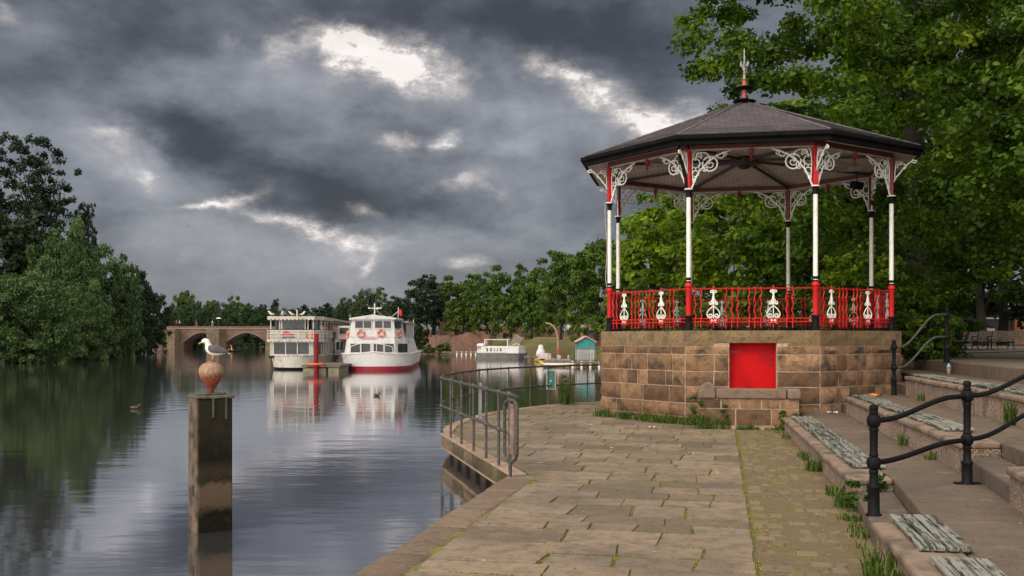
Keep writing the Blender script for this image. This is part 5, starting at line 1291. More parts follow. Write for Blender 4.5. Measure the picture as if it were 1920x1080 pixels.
mb.bx(x0,x1,.09,.16,5.45,5.52); mb.bx(x0,x1,.1,.15,5.15,5.2); mb.build('railing',M['black'],brg)
# ================================================================ PEOPLE (small, far)
SKIN=mat('skin',(.42,.24,.17),None,5,.6)
def cloth(c,n): 
    k='cloth_'+n
    return bpy.data.materials.get(k) or mat(k,c,None,9,.85)
CL={'white':(.55,.54,.52),'red':(.45,.03,.03),'navy':(.02,.025,.06),'grey':(.16,.16,.17),'black':(.015,.015,.017),'blue':(.08,.15,.32),'yellow':(.75,.42,.02),'tan':(.3,.22,.15),'pink':(.42,.2,.22)}
def skin_obj(name,V,E,RR,m,parent,sub=1):
    me=bpy.data.meshes.new(name); me.from_pydata(V,E,[]); me.materials.append(m); o=bpy.data.objects.new(name,me); col.objects.link(o); o.parent=parent
    s=o.modifiers.new('skin','SKIN'); s.use_smooth_shade=True
    for i,v in enumerate(me.skin_vertices[0].data): v.radius=(RR[i],RR[i]*.85); v.use_root=(i==0)
    b=o.modifiers.new('sub','SUBSURF'); b.levels=sub; b.render_levels=sub; return o
def person(label,x,y,z,rz,shirt,trous,pose='stand',hair=(.03,.02,.015),group=None):
    p=thing('person',label,'person',(x,y,z),rz,group)
    if pose=='sit': hz=.50; kn=[(.10,-.42,.50),(-.10,-.42,.50)]; ft=[(.11,-.45,.05),(-.11,-.45,.05)]; toe=-.12
    elif pose=='walk': hz=.90; kn=[(.09,-.17,.50),(-.09,.06,.48)]; ft=[(.09,-.28,.07),(-.09,.34,.10)]; toe=-.12
    else: hz=.90; kn=[(.10,-.01,.49),(-.10,-.01,.49)]; ft=[(.11,.02,.06),(-.11,.02,.06)]; toe=-.14
    d=hz-.90; sh=1.42+d; hd=[(.17,-.30 if pose!='stand' else -.04,.98+d),(-.17,-.22 if pose!='stand' else -.02,.96+d)]
    el=[(.23,-.02,1.16+d),(-.23,.02,1.16+d)]
    V=[(0,0,hz),(0,0,1.15+d),(0,0,1.36+d),(0,-.005,1.48+d),(0,-.02,1.58+d),(0,-.02,1.70+d)]; E=[(0,1),(1,2),(2,3),(3,4),(4,5)]; RR=[.14,.125,.13,.055,.09,.085]
    for s in (0,1):
        sg=1 if s==0 else -1; b=len(V); V+=[(sg*.17,0,sh-.04),el[s],hd[s],(hd[s][0],hd[s][1]-.05,hd[s][2]-.08)]; RR+=[.06,.042,.032,.03]; E+=[(2,b),(b,b+1),(b+1,b+2),(b+2,b+3)]
        b=len(V); V+=[(sg*.095,0,hz-.06),kn[s],ft[s],(ft[s][0],ft[s][1]+toe,ft[s][2]-.02)]; RR+=[.09,.062,.04,.035]; E+=[(0,b),(b,b+1),(b+1,b+2),(b+2,b+3)]
    skin_obj('body',V,E,RR,SKIN,p)
    V=[(0,0,hz+.02),(0,0,1.15+d),(0,0,1.34+d),(0,0,1.44+d)]; E=[(0,1),(1,2),(2,3)]; RR=[.165,.15,.155,.07]
    for s in (0,1):
        sg=1 if s==0 else -1; b=len(V); V+=[(sg*.17,0,sh-.04),el[s],tuple(Vector(el[s]).lerp(Vector(hd[s]),.8))]; RR+=[.078,.06,.045]; E+=[(2,b),(b,b+1),(b+1,b+2)]
    skin_obj('jacket',V,E,RR,cloth(CL[shirt],shirt),p)
    V=[(0,0,hz+.06)]; E=[]; RR=[.16]
    for s in (0,1):
        sg=1 if s==0 else -1; b=len(V); V+=[(sg*.095,0,hz-.06),kn[s],tuple(Vector(kn[s]).lerp(Vector(ft[s]),.9))]; RR+=[.105,.078,.055]; E+=[(0,b),(b,b+1),(b+1,b+2)]
    skin_obj('trousers',V,E,RR,cloth(CL[trous],trous),p)
    mb=MB(); mb.ball((0,0,1.675+d),.10,10,1.1); mb.build('hair',mat('hair_%d'%int(hair[0]*1000),hair,None,9,.8) if not bpy.data.materials.get('hair_%d'%int(hair[0]*1000)) else bpy.data.materials['hair_%d'%int(hair[0]*1000)],p,smooth=True)
    return p
GP='people on the bridge'
bz=WZ+4.56+.0
for px,sh,tr,ps,lab in ((306,'white','grey','walk','person in white at the far left end of the bridge'),(331,'red','black','walk','person in red walking on the bridge over the mossy pier'),(336.5,'white','navy','walk','person in a white top close beside the one in red on the bridge'),(368,'grey','tan','walk','person in pale grey crossing the bridge left of the gull'),(398,'white','white','walk','person in all white right above the gull on the bridge'),(410,'navy','black','stand','person in dark clothes standing over the second bridge pier')):
    person(lab,XP(px,BYY+1),BYY+1,bz,PI/2,sh,tr,ps,group=GP)
um=thing('umbrella','pale open umbrella held by the dark figure on the bridge','umbrella',(XP(410,BYY+1),BYY+1,bz+1.0),0)
mb=MB(); mb.lathe((0,0,.95),[(.62,0),(.5,.14),(.25,.24),(.001,.28)],10); mb.build('canopy',M['white'],um,smooth=True); mb=MB(); mb.tube([(0,0,0),(0,0,1.25)],.012,5); mb.build('shaft',M['black'],um)
# kayak with paddler in yellow
ky=170; kx=XP(434,ky); kk=thing('kayak','dark kayak with its paddler in yellow near the bridge arch','kayak',(kx,ky,WZ),.15)
mb=MB(); loft_path(mb,[(-2.4,0,.25,.02,.02),(-1.6,0,.16,.22,.12),(0,0,.12,.34,.16),(1.6,0,.16,.22,.12),(2.4,0,.25,.02,.02)],10); mb.build('hull',M['black'],kk,smooth=True)
pd=person('paddler in a yellow jacket sitting in the kayak near the bridge',kx,ky,WZ-.28,.15+PI/2,'yellow','black','sit',(.35,.15,.03)); 
pa=thing('paddle','double ended paddle held by the kayaker','paddle',(kx-.3,ky,WZ+.75),.15); mb=MB(); mb.tube([(0,-1.1,-.3),(0,1.1,.3)],.018,6); mb.build('shaft',M['black'],pa)
for s in (-1,1): mb=MB(); mb.box((0,s*1.2,s*.33),(.03,.42,.18),rx=s*.27*s); mb.build('blade',M['white'],pa)
# bank people
GP='people on the far bank walk'
for i,(px,Y,z,sh,tr,ps,rz,lab) in enumerate(((799,172,2.35,'white','grey','stand',.2,'person in white at the left end of the sandstone wall'),(807,172,2.35,'white','tan','stand',-.3,'person in pale clothes next to the tree trunk on the wall top'),(820,171,2.35,'blue','navy','stand',.4,'person in blue standing against the tall red wall'),(923,137,2.05,'white','black','walk',PI/2,'person in a white shirt walking above the houseboat'),
    (1010,128,1.98,'black','black','sit',0,'seated dark figure left of the davit arm'),(1018,128,1.98,'white','grey','sit',.4,'seated figure in white below the davit arm'),(1025,127,1.98,'grey','tan','sit',-.2,'seated figure in grey near the davit arm'),(1000,130,1.98,'pink','tan','stand',1,'person in pink by the thin mast'),(1060,118,1.95,'blue','grey','stand',0,'person in light blue between the two dark trees'),(1066,118,1.95,'white','navy','stand',.5,'person in white between the two dark trees'),(1093,110,1.85,'white','tan','stand',0,'person in white above the turquoise hut'),(1106,108,1.85,'grey','navy','walk',1.5,'person in grey right of the turquoise hut'))):
    person(lab,XP(px,Y),Y,z,rz,sh,tr,ps,group=GP)
# ================================================================ CRUISE BOATS
BW=mat('boat_white',(.50,.50,.50),(.34,.33,.31),2.2,.5,.05,lo=.48,hi=.8,spec=.3,detail=9); BWD=mat('boat_cream',(.40,.38,.345),(.24,.21,.175),2.0,.6,.05,lo=.45,hi=.72,spec=.2,detail=9); GL=mat('dark_glass',(.015,.018,.02),(.03,.034,.036),1.2,.12); BRD=mat('boat_red',(.28,.015,.03),(.2,.012,.02),2,.45); BOR=mat('buoy_orange',(.62,.10,.03),(.5,.07,.02),12,.6)
def glassbox(root,b,y,x0,x1,z0,z1,mull=0,fr=True,th=.03,m=None):
    """window on a wall facing -Y: dark pane with a frame"""
    mb=MB(); mb.bx(x0,x1,y-th,y-.004,z0,z1); w=mb.build('window',m or GL,root)
    mb=MB(); t=.05
    mb.bx(x0-t,x1+t,y-th-.02,y-.006,z1,z1+t); mb.bx(x0-t,x1+t,y-th-.02,y-.006,z0-t,z0); mb.bx(x0-t,x0,y-th-.02,y-.006,z0,z1); mb.bx(x1,x1+t,y-th-.02,y-.006,z0,z1)
    for i in range(mull): xx=x0+(x1-x0)*(i+1)/(mull+1); mb.bx(xx-.025,xx+.025,y-th-.02,y-th+.01,z0,z1)
    mb.build('frame',BW,w); kids(root,w); return w
def sidewin(root,x,y0,y1,z0,z1,mull=0,m=None,sg=1):
    mb=MB(); mb.bx(min(x,x+sg*.03),max(x,x+sg*.03),y0,y1,z0,z1); w=mb.build('window',m or GL,root)
    mb=MB(); a,b=sorted((x+sg*.005,x+sg*.055)); t=.05
    mb.bx(a,b,y0-t,y1+t,z1,z1+t); mb.bx(a,b,y0-t,y1+t,z0-t,z0); mb.bx(a,b,y0-t,y0,z0,z1); mb.bx(a,b,y1,y1+t,z0,z1)
    for i in range(mull): yy=y0+(y1-y0)*(i+1)/(mull+1); mb.bx(a,b,yy-.03,yy+.03,z0,z1)
    mb.build('frame',BW,w); return w
def hull(root,hw,L,zt,m_top,m_bot,zb=.25,rake=.8,bowz=.18):
    def sec(z,inset,t=0):
        P=[];w=hw-inset
        for f,y in ((0,0),(.35,.18),(.62,.6),(.82,1.3),(.95,2.3),(1,3.6)): P.append((w*f,y+inset*rake,z+(bowz*(1-f)**2 if t else 0)))
        P+= [(w,L-1,z),(w*.9,L,z)]
        return P+[(-x,y,zz) for x,y,zz in P[::-1] if x>0.01]
    mb=MB(); mb.loft([sec(zb,.14),sec((zb+zt)/2,.06),sec(zt,0,1)]); a=mb.build('hull',m_top,root,smooth=True,angle=45)
    mb=MB(); mb.loft([sec(-.4,.5),sec(0,.22),sec(zb,.135)]); b=mb.build('boot_stripe',m_bot,root,smooth=True,angle=45)
    mb=MB(); s0=sec(zt,-.05,1); s1=[(x,y,z+.09) for x,y,z in s0]; mb.loft([s0,s1]); mb.build('rubbing_strake',m_top,root)
# right boat
YB=70.0; k_=YB/F; bw0=XP(701,YB); rb=thing('cruise_boat','white double deck cruise boat with a red waterline and orange lifebuoys on its front','boat',(bw0,YB,WZ),R(3.0))
hull(rb,2.62,19,1.12,BW,BRD,.30)
def house(root,plan0,plan1,z0,z1,m,name='deckhouse'):
    mb=MB(); mb.prism(plan0,z0,z1,plan1); return mb.build(name,m,root,bevel=.03)
house(rb,[(-2.0,1.1),(1.45,1.1),(2.25,2.4),(2.35,17.5),(-2.35,17.5),(-2.3,2.0)],[(-1.85,1.2),(1.35,1.2),(2.0,2.4),(2.0,17),(-2.05,17),(-2.1,2.0)],1.15,2.35,BW,'lower_cabin')
house(rb,[(-1.85,1.2),(1.4,1.2),(1.85,2.3),(1.9,5.2),(-1.9,5.2),(-2.0,2.0)],[(-1.62,1.2),(1.3,1.2),(1.65,2.3),(1.65,5.0),(-1.65,5.0),(-1.75,2.0)],2.352,3.72,BW,'wheelhouse')
mb=MB(); P=[(-1.85,1.0,3.72),(-.2,.95,3.98),(1.45,1.0,3.74),(1.8,2.2,3.72),(1.75,6,3.72),(0,6,3.9),(-1.8,6,3.72),(-1.9,1.9,3.72)]
mb.add(P+[(x,y,z-.10) for x,y,z in P],[tuple(range(8)),tuple(range(15,7,-1))]+[(i,(i+1)%8,(i+1)%8+8,i+8) for i in range(8)]); mb.build('wheelhouse_roof',BW,rb)
glassbox(rb,0,1.19,-1.42,-.28,3.02,3.52,1); glassbox(rb,0,1.19,-.02,1.12,3.02,3.52,1)
glassbox(rb,0,1.12,-1.75,-.35,1.28,1.90,1); glassbox(rb,0,1.12,-.12,1.32,1.28,1.90,1)
for z0,z1,x0,x1,ya,yb in ((3.02,3.52,1.28,1.72,1.35,2.1),(1.28,1.9,1.55,2.15,1.45,2.15)):
    mb=MB(); mb.beam((x0+.08,ya-.08,(z0+z1)/2),(x1+.08,yb-.08,(z0+z1)/2),.05,z1-z0); mb.build('window',GL,rb)
for y in (6.6,8.2,9.8,11.4,13.0): sidewin(rb,2.12,y,y+.7,1.5,2.15)
mb=MB(); mb.bx(-1.9,2.15,5.2,16.8,3.50,3.58); mb.build('awning',BWD,rb)
mb=MB(); mb.bx(-1.8,1.95,5.4,16.5,2.36,2.42); mb.build('upper_deck',BWD,rb)
for y in (5.6,7.2,8.8,10.4,12,13.6,15.2,16.4):
    for x in (2.02,-1.85): mb=MB(); mb.tube([(x,y,2.4),(x,y,3.5)],.035,6); mb.build('stanchion',BW,rb)
for z in (2.7,2.95): mb=MB(); mb.tube([(2.04,5.4,z),(2.04,16.6,z)],.02,5); mb.build('side_rail',BW,rb)
for y in (6.2,7.8,9.4,11,12.6): mb=MB(); mb.bx(1.7,1.76,y,y+.8,2.9,3.45); mb.build('red_panel',BRD,rb)
mb=MB(); mb.bx(-1.8,1.9,5.3,5.36,2.45,3.45); mb.build('bulkhead',GL,rb)
mb=MB(); mb.tube([(-.1,1.8,3.9),(-.1,1.8,4.75)],.05,8); mb.tube([(-.5,1.8,4.45),(.35,1.8,4.45)],.03,6); mb.ball((-.5,1.8,4.47),.07,8); mb.ball((.35,1.8,4.47),.07,8); mb.ball((-.1,1.8,4.75),.06,8); mb.box((.1,1.8,4.45),(.22,.1,.12)); mb.build('mast',BW,rb,smooth=True,angle=40)
mb=MB(); mb.tube([(.0,1.8,4.4),(.3,2.2,4.0),(.7,2.6,3.85),(1.1,3,3.9),(1.5,3.4,4.3)],.02,5); mb.build('bunting_wire',BW,rb)
mb=MB(); mb.tube([(1.5,3.3,3.6),(1.5,3.3,4.6)],.025,6); fs_=mb.build('flagstaff',BW,rb)
mb=MB(); vs=[]
for i in range(6):
    for j in range(4): vs.append((1.52+.05*i+.02*math.sin(j),3.3+.03*math.sin(i*1.4),4.5-.14*j-.04*i))
mb.add(vs,[(i*4+j,(i+1)*4+j,(i+1)*4+j+1,i*4+j+1) for i in range(5) for j in range(3)]); mb.build('ensign',mat('flag_red',(.5,.02,.02),None,4,.8),fs_)
mb=MB(); mb.tube([(-1.75,.85,1.2),(-1.7,.8,1.7),(-1.1,.55,1.9),(-.6,.4,1.95)],.028,6); mb.tube([(-.15,.4,1.95),(.6,.6,1.85),(1.2,.9,1.7),(1.3,.95,1.2)],.028,6)
for x,y,z in ((-.95,.6,1.9),(.15,.5,1.92),(.7,.7,1.85)): mb.tube([(x,y,1.2),(x,y,z)],.025,6)
mb.build('bow_rail',BW,rb,smooth=True,angle=50)
mb=MB(); mb.box((-.42,1.15,2.32),(1.1,.02,.20)); pl_=mb.build('name_board',mat('faded_pink',(.46,.26,.32),(.5,.42,.45),14,.6),rb)
mb=MB(); 
for i in range(3): mb.box((-.42,1.135,2.27+.05*i),(1.0-.2*i,.01,.012))
mb.build('lettering',mat('pink_text',(.5,.08,.14),None,9,.6),pl_)
mb=MB(); mb.tube([(2.05,15.5,2.4),(2.05,15.5,3.9)],.03,6); mb.build('aft_pole',BW,rb)
def buoy(label,p,rz=0,r=.23,rx=0):
    b=thing('lifebuoy',label,'lifebuoy',p,rz,'lifebuoys on the cruise boats'); n=24; mb=MB(); c0=MB()
    mb.tube([(r*math.cos(2*PI*i/n),0,r*math.sin(2*PI*i/n)) for i in range(n)],.062,8,closed=True); mb.build('ring',BOR,b,smooth=True)
    for a in (45,135,225,315):
        mb=MB(); mb.tube([(r*math.cos(R(a+d)),0,r*math.sin(R(a+d))) for d in (-9,0,9)],.066,8); mb.build('band',BW,b,smooth=True)
    return b
def rbw(x,y,z): c,s=math.cos(R(3)),math.sin(R(3)); return (bw0+c*x-s*y,YB+s*x+c*y,WZ+z)
buoy('left lifebuoy of the pair on the front of the right cruise boat',rbw(-1.02,1.08,2.62),R(3)); buoy('right lifebuoy of the pair on the front of the right cruise boat',rbw(.42,1.08,2.66),R(3))
buoy('lifebuoy on the right flank of the right cruise boat seen nearly edge on',rbw(1.72,1.75,2.62),R(60)); buoy('lifebuoy on the left flank of the right cruise boat seen nearly edge on',rbw(-2.02,1.7,2.55),R(-70))
# left boat
YL=72.0; lx=XP(549,YL); lbt=thing('cruise_boat','cream double deck cruise boat with scalloped awnings and gulls on its roof','boat',(lx,YL,WZ),R(4.0))
hull(lbt,2.0,24,.98,BWD,M['black'],.16,.8,.06)
house(lbt,[(-1.8,.9),(1.35,.9),(1.8,1.9),(1.85,22),(-1.85,22),(-1.85,1.3)],[(-1.75,.9),(1.3,.9),(1.78,1.9),(1.8,22),(-1.8,22),(-1.8,1.3)],1.0,2.18,BWD,'lower_cabin')
house(lbt,[(-1.8,1.0),(1.35,1.0),(1.8,2.0),(1.8,8),(-1.8,8),(-1.8,1.3)],[(-1.8,1.0),(1.35,1.0),(1.8,2.0),(1.8,8),(-1.8,8),(-1.8,1.3)],2.185,2.92,BWD,'upper_front')
mb=MB(); mb.bx(-1.75,1.78,8.05,21.8,2.2,2.9); mb.build('upper_bulwark',BWD,lbt)
mb=MB(); mb.bx(-1.7,1.6,2.6,3.0,2.93,3.75); mb.build('wheelhouse_bulkhead',GL,lbt)
glassbox(lbt,0,.88,-1.5,1.05,1.12,1.98,2); 
mb=MB(); mb.beam((1.45,1.02,1.55),(1.78,1.7,1.55),.05,.85); mb.build('window',GL,lbt)
for y,w in ((2.6,1.5),(4.6,1.5),(9.2,1.6),(11.3,1.6),(14.5,1.6),(17,1.6)): sidewin(lbt,1.83,y,y+w,1.2,1.95,1)
sidewin(lbt,1.80,9,12,2.35,2.8,0)
for x,y in ((-1.75,1.05),(-1.1,1.02),(-.95,1.02),(.75,1.02),(.95,1.02),(1.33,1.05),(1.8,2.0),(1.8,4),(1.8,6),(1.8,8),(1.8,10),(1.8,12),(1.8,14),(1.8,16),(1.8,18),(1.8,20),(1.8,21.6),(-1.8,6),(-1.8,12),(-1.8,18),(-1.8,21.6)):
    mb=MB(); mb.bx(x-.045,x+.045,y-.03,y+.05,2.92,3.76); mb.build('stanchion',BWD,lbt)
mb=MB(); mb.bx(-1.06,.76,1.03,1.05,2.98,3.70); mb.build('windscreen',GL,lbt)
for y in (10.2,11.4,12.6,13.8,15): mb=MB(); mb.bx(1.2,1.3,y,y+.5,2.9,3.5); mb.build('seat_back',mat('seat_orange',(.4,.08,.03),None,4,.7) if not bpy.data.materials.get('seat_orange') else bpy.data.materials['seat_orange'],lbt)
def scallop(root,pts,z,m,n_per=.28):
    mb=MB()
    for a,b in zip(pts,pts[1:]):
        a=Vector((*a,0));b=Vector((*b,0));L=(b-a).length;n=max(1,int(L/n_per)); t=(b-a)/n; nn=Vector((t.y,-t.x,0)).normalized()*.02
        for i in range(n):
            p=a+t*i; q=[(0,0),(0,-.08),(.12,-.13),(.3,-.175),(.5,-.19),(.7,-.175),(.88,-.13),(1,-.08),(1,0)]
            vs=[tuple(p+t*f+nn+Vector((0,0,z+d))) for f,d in q]+[tuple(p+t*f-nn+Vector((0,0,z+d))) for f,d in q]; k=len(q)
            mb.add(vs,[tuple(range(k)),tuple(range(2*k-1,k-1,-1))]+[(j,(j+1)%k,(j+1)%k+k,j+k) for j in range(k)])
    return mb.build('scalloped_trim',m,root)
mb=MB(); mb.prism([(-1.95,.75),(1.45,.75),(1.98,1.9),(1.98,22.3),(-1.98,22.3)],3.76,3.90); mb.build('canopy',BWD,lbt); scallop(lbt,[(-1.96,.74),(1.46,.74),(2.0,1.9),(2.0,8)],3.80,BWD)
mb=MB(); mb.prism([(-1.95,.6),(1.42,.6),(1.96,1.85),(1.96,4),(1.84,4),(-1.9,4)],2.16,2.21); mb.build('deck_edge',BWD,lbt); scallop(lbt,[(-1.96,.6),(1.43,.6),(1.98,1.85),(1.98,5)],2.19,BWD)
mb=MB()
for z in (2.45,2.65,2.85): mb.tube([(-1.9,.65,z),(1.4,.65,z),(1.93,1.9,z),(1.93,7.5,z)],.018,5)
for x,y in ((-1.9,.65),(-.9,.65),(.3,.65),(1.4,.65),(1.93,1.9),(1.93,4.5),(1.93,7.5)): mb.tube([(x,y,2.2),(x,y,2.9)],.02,5)
mb.build('balcony_rail',BW,lbt,smooth=True,angle=60)
mb=MB(); mb.bx(-1.9,1.9,.62,.66,2.90,2.95); mb.build('dark_strip',M['black'],lbt)
# painted emblem: red dome with pale bands over a blue foot
lg=[]; mb=MB()
def disc(mb,cx,cz,rx,rz_,y,a0=0,a1=360,n=20): 
    vs=[(cx+rx*math.cos(R(a0+(a1-a0)*i/n)),y,cz+rz_*math.sin(R(a0+(a1-a0)*i/n))) for i in range(n)]; vs2=[(x,y+.012,z) for x,_,z in vs]
    mb.add(vs+vs2,[tuple(range(n)),tuple(range(2*n-1,n-1,-1))]+[(i,(i+1)%n,(i+1)%n+n,i+n) for i in range(n)])
disc(mb,-.55,2.42,.52,.26,.975,0,181); disc(mb,-.62,2.70,.22,.12,.974,0,360); em=mb.build('emblem',mat('emblem_red',(.48,.03,.03),None,4,.5),lbt)
mb=MB(); 
for i in range(3): mb.box((-.55,.968,2.47+.055*i),(.9-.22*i,.008,.014))
mb.build('emblem_stripe',BW,em); mb=MB(); mb.box((-.5,.968,2.36),(1.0,.01,.07)); mb.build('emblem_foot',mat('emblem_blue',(.08,.09,.28),None,4,.5),em)
mb=MB(); 
for i in range(7): mb.tube([(.25+i*.11,.985,2.72),(.30+i*.11,.985,2.78),(.33+i*.11,.985,2.70)],.012,4)
mb.build('script_lettering',bpy.data.materials['emblem_red'],em)
mb=MB(); mb.box((.88,.975,2.45),(.16,.03,.24)); mb.build('red_box',bpy.data.materials['emblem_red'],lbt)
mb=MB(); mb.box((1.3,.97,2.5),(.22,.06,.52)); mb.build('orange_board',BOR,lbt,bevel=.03)
mb=MB(); mb.tube([(.1,1.4,3.9),(.1,1.4,4.3)],.05,8); mb.ball((.1,1.4,4.32),.07,8); mb.build('mast',BW,lbt)
mb=MB(); mb.box((-1.75,1.2,.95),(.35,.35,.25)); mb.build('fender',M['dark'],lbt,bevel=.05)
c_,s_=math.cos(R(4)),math.sin(R(4))
def small_gull(label,p,rz):
    o=dup(gull_small,p,rz,label,(1.6,1.6,1.6)); return o
gull_small=thing('roof_gull','small white gull at the left corner of the left cruise boat roof','gull',(0,0,0),0,'gulls on the boat roof')
mb=MB(); loft_path(mb,[(-.14,0,.20,.005,.005),(-.10,0,.22,.025,.025),(-.07,0,.21,.03,.03),(-.04,0,.16,.045,.05),(.03,0,.12,.055,.055),(.10,0,.10,.04,.035),(.2,0,.09,.015,.006)],10); w1=mb.build('body',GW,gull_small,smooth=True)
mb=MB(); loft_path(mb,[(-.03,0,.165,.05,.02),(.05,0,.15,.055,.02),(.15,0,.125,.03,.012),(.24,0,.10,.005,.004)],10); w2=mb.build('wing',GG,gull_small,smooth=True)
mb=MB(); mb.tube([(.01,.02,.1),(.0,.02,0)],.006,5); mb.tube([(.01,-.02,.1),(.0,-.02,0)],.006,5); w3=mb.build('leg',GO,gull_small); kids(gull_small,w1,w2,w3)
def lw(x,y,z): return (lx+c_*x-s_*y,YL+s_*x+c_*y,WZ+z)
gull_small.location=lw(-1.75,1.0,3.9); gull_small.scale=(1.6,1.6,1.6)
small_gull('second gull from the left on the cruise boat roof',lw(-.95,1.2,3.9),2.0); small_gull('gull left of the mast on the cruise boat roof',lw(-.35,1.5,3.9),.5); small_gull('gull right of the mast on the cruise boat roof',lw(.5,1.6,3.9),3)
# pontoon with red pile
pn=thing('pontoon','low mooring pontoon floating between the two cruise boats','pontoon',(XP(606,67),67,WZ),0)
mb=MB(); mb.bx(-1.2,.35,-.8,3,-.2,.32); mb.bx(.45,1.2,-.8,3,-.2,.36); mb.build('float',mat('pontoon_float',(.20,.18,.12),(.12,.11,.07),3,.8),pn,bevel=.04)
mb=MB(); mb.bx(-1.25,1.3,-.9,8,.37,.50); mb.build('deck',mat('pontoon_deck',(.10,.08,.06),None,3,.8),pn)
rp_=thing('mooring_pile','tall red pile standing through the mooring pontoon','post',(XP(593,66.0),66.0,WZ),0); mb=MB(); mb.lathe((0,0,0),[(.155,-2),(.155,2.55),(.13,2.6)],16); mb.build('tube',mat('pile_red',(.17,.008,.014),(.10,.006,.010),3,.6,spec=.15),rp_,smooth=True,angle=40)
mb=MB(); mb.tube([(.55*math.cos(a*PI/8),.4*math.sin(a*PI/8),.58) for a in range(16)],.07,6,closed=True); mb.build('collar',BOR,rp_,smooth=True)
# third boat between
tb=thing('small_boat','small white cabin boat with an orange awning moored between the cruise boats','boat',(XP(636,78),78,WZ),R(3)); 
mb=MB(); loft_path(mb,[(0,0,.55,.2,.3),(0,1.5,.5,.9,.5),(0,4,.45,1.1,.5),(0,9,.45,1.0,.5)],12); mb.build('hull',BW,tb,smooth=True)
mb=MB(); mb.bx(-.75,.75,3,7,.9,2.2); mb.build('cabin',BWD,tb,bevel=.05); mb=MB(); mb.bx(-.5,.5,3.3,6,2.2,3.3); mb.build('upper_cabin',BW,tb,bevel=.04)
glassbox(tb,0,2.98,-.6,.6,1.35,2.0,1); glassbox(tb,0,3.28,-.38,.38,2.65,3.15,0); mb=MB(); mb.bx(-.2,1.6,1.5,3.2,2.15,2.22); mb.build('awning',BOR,tb); mb=MB(); mb.tube([(.3,5,3.3),(.3,5,4.3)],.02,5); mb.build('aerial',BW,tb)
for x in (-.15,1.5): mb=MB(); mb.tube([(x,1.6,.7),(x,1.6,2.15)],.02,5); mb.build('awning_post',BW,tb)
# ================================================================ HOUSEBOAT, DOCKS, HUT
YH=112; hb=thing('houseboat','long white houseboat with a grey hull and a raised slatted gangway on the far bank','boat',(XP(938,YH),YH,WZ),R(-4)); q=YH/F
def hx(px): return (px-938)*q
def hz2(py): return (672-py)*q+.0
mb=MB(); mb.prism([(hx(893),0),(hx(972),-.3),(hx(984),1.2),(hx(984),3.5),(hx(893),3.5)],-.4,.62,[(hx(893)-.05,-.05),(hx(974),-.45),(hx(986),1.2),(hx(986),3.6),(hx(893)-.05,3.6)]); mb.build('hull',mat('hull_grey',(.07,.07,.07),(.11,.105,.10),3,.6),hb,bevel=.03)
mb=MB(); mb.prism([(hx(893),.15),(hx(973),.0),(hx(983),1.3),(hx(983),3.3),(hx(893),3.3)],.625,1.42,[(hx(895),.2),(hx(973),.05),(hx(982),1.3),(hx(982),3.2),(hx(895),3.2)]); mb.build('cabin',BW,hb,bevel=.04)
mb=MB(); mb.prism([(hx(892.5),.1),(hx(907),.08),(hx(907),3.3),(hx(893),3.3)],1.425,1.72,[(hx(895),.3),(hx(907),.2),(hx(907),3.2),(hx(896),3.2)]); mb.build('aft_cabin',BW,hb,bevel=.05)
for px in (895.5,899): mb=MB(); mb.bx(hx(px),hx(px)+.08,.11,.16,1.1,1.35); mb.build('window',GL,hb)
for px,w in ((912,.12),(919,.13),(926,.05),(932,.05),(937.5,.14)): mb=MB(); mb.bx(hx(px),hx(px)+w,.05,.12,.85,1.2); mb.build('window',GL,hb)
mb=MB(); mb.prism([(hx(951),-.5),(hx(973),-.7),(hx(984),.8),(hx(984),1.4),(hx(951),.1)],.60,.88); mb.build('fore_bulwark',BW,hb,bevel=.03)
mb=MB(); mb.bx(hx(907),hx(953),.5,2.8,2.12,2.2); mb.build('canopy_roof',BW,hb)
for px in (908,951): 
    for y in (.6,2.7): mb=MB(); mb.bx(hx(px)-.06,hx(px)+.06,y-.05,y+.05,1.42,2.12); mb.build('canopy_post',BW,hb)
mb=MB(); a=Vector((hx(955),.6,1.45)); b=Vector((hx(966),.9,2.75)); wv_=Vector((hx(970)-hx(955),0,0))
for i in range(6): mb.beam(a+wv_*i/5,b+wv_*i/5*.9+Vector((0,0,-.09*i)),.09,.06)
mb.beam(b,b+wv_*.9+Vector((0,0,-.45)),.08,.06); mb.beam(a.lerp(b,.5),a.lerp(b,.5)+wv_*.95+Vector((0,0,-.22)),.05,.05); mb.build('gangway',mat('gangway_timber',(.34,.28,.24),(.25,.2,.17),5,.8),hb)
mb=MB(); mb.tube([(hx(962),0,1.42),(hx(962),0,1.6),(hx(968),0,1.68),(hx(974),0,1.6),(hx(975),0,1.42)],.04,6); mb.build('hoop',BW,hb)
def jetty(label,px0,px1,Y,z=.35,depth=2.5,piles=4):
    cx=(px0+px1)/2; w=(px1-px0)*Y/F; t=thing('jetty',label,'jetty',(XP(cx,Y),Y,WZ),0,'timber jetties')
    mb=MB(); mb.bx(-w/2,w/2,0,depth,z-.14,z); mb.build('deck',mat('jetty_timber',(.16,.13,.10),(.09,.075,.06),3,.9) if not bpy.data.materials.get('jetty_timber') else bpy.data.materials['jetty_timber'],t)
    for i in range(piles): x=-w/2+.1+(w-.2)*i/max(1,piles-1); mb=MB(); mb.tube([(x,.1,-1),(x,.1,z+.05)],.09,8); mb.build('pile',M['white'] if piles>5 and i>2 else M['galv'],t)
    return t
jetty('low jetty left of the houseboat with white floats',829,893,138,.45,2.5,8); jetty('jetty between the houseboat and the pedal boats',983,1024,100,.5,3,4)
jetty('wide dark landing stage under the turquoise hut',1022,1126,80,.42,6,7)
YT=80.5; hut=thing('boat_hut','turquoise shed with a pitched roof and white boarded lower wall on the landing stage','hut',(XP(1099,YT),YT,WZ+.42),R(0)); q=YT/F; w=16.5*q
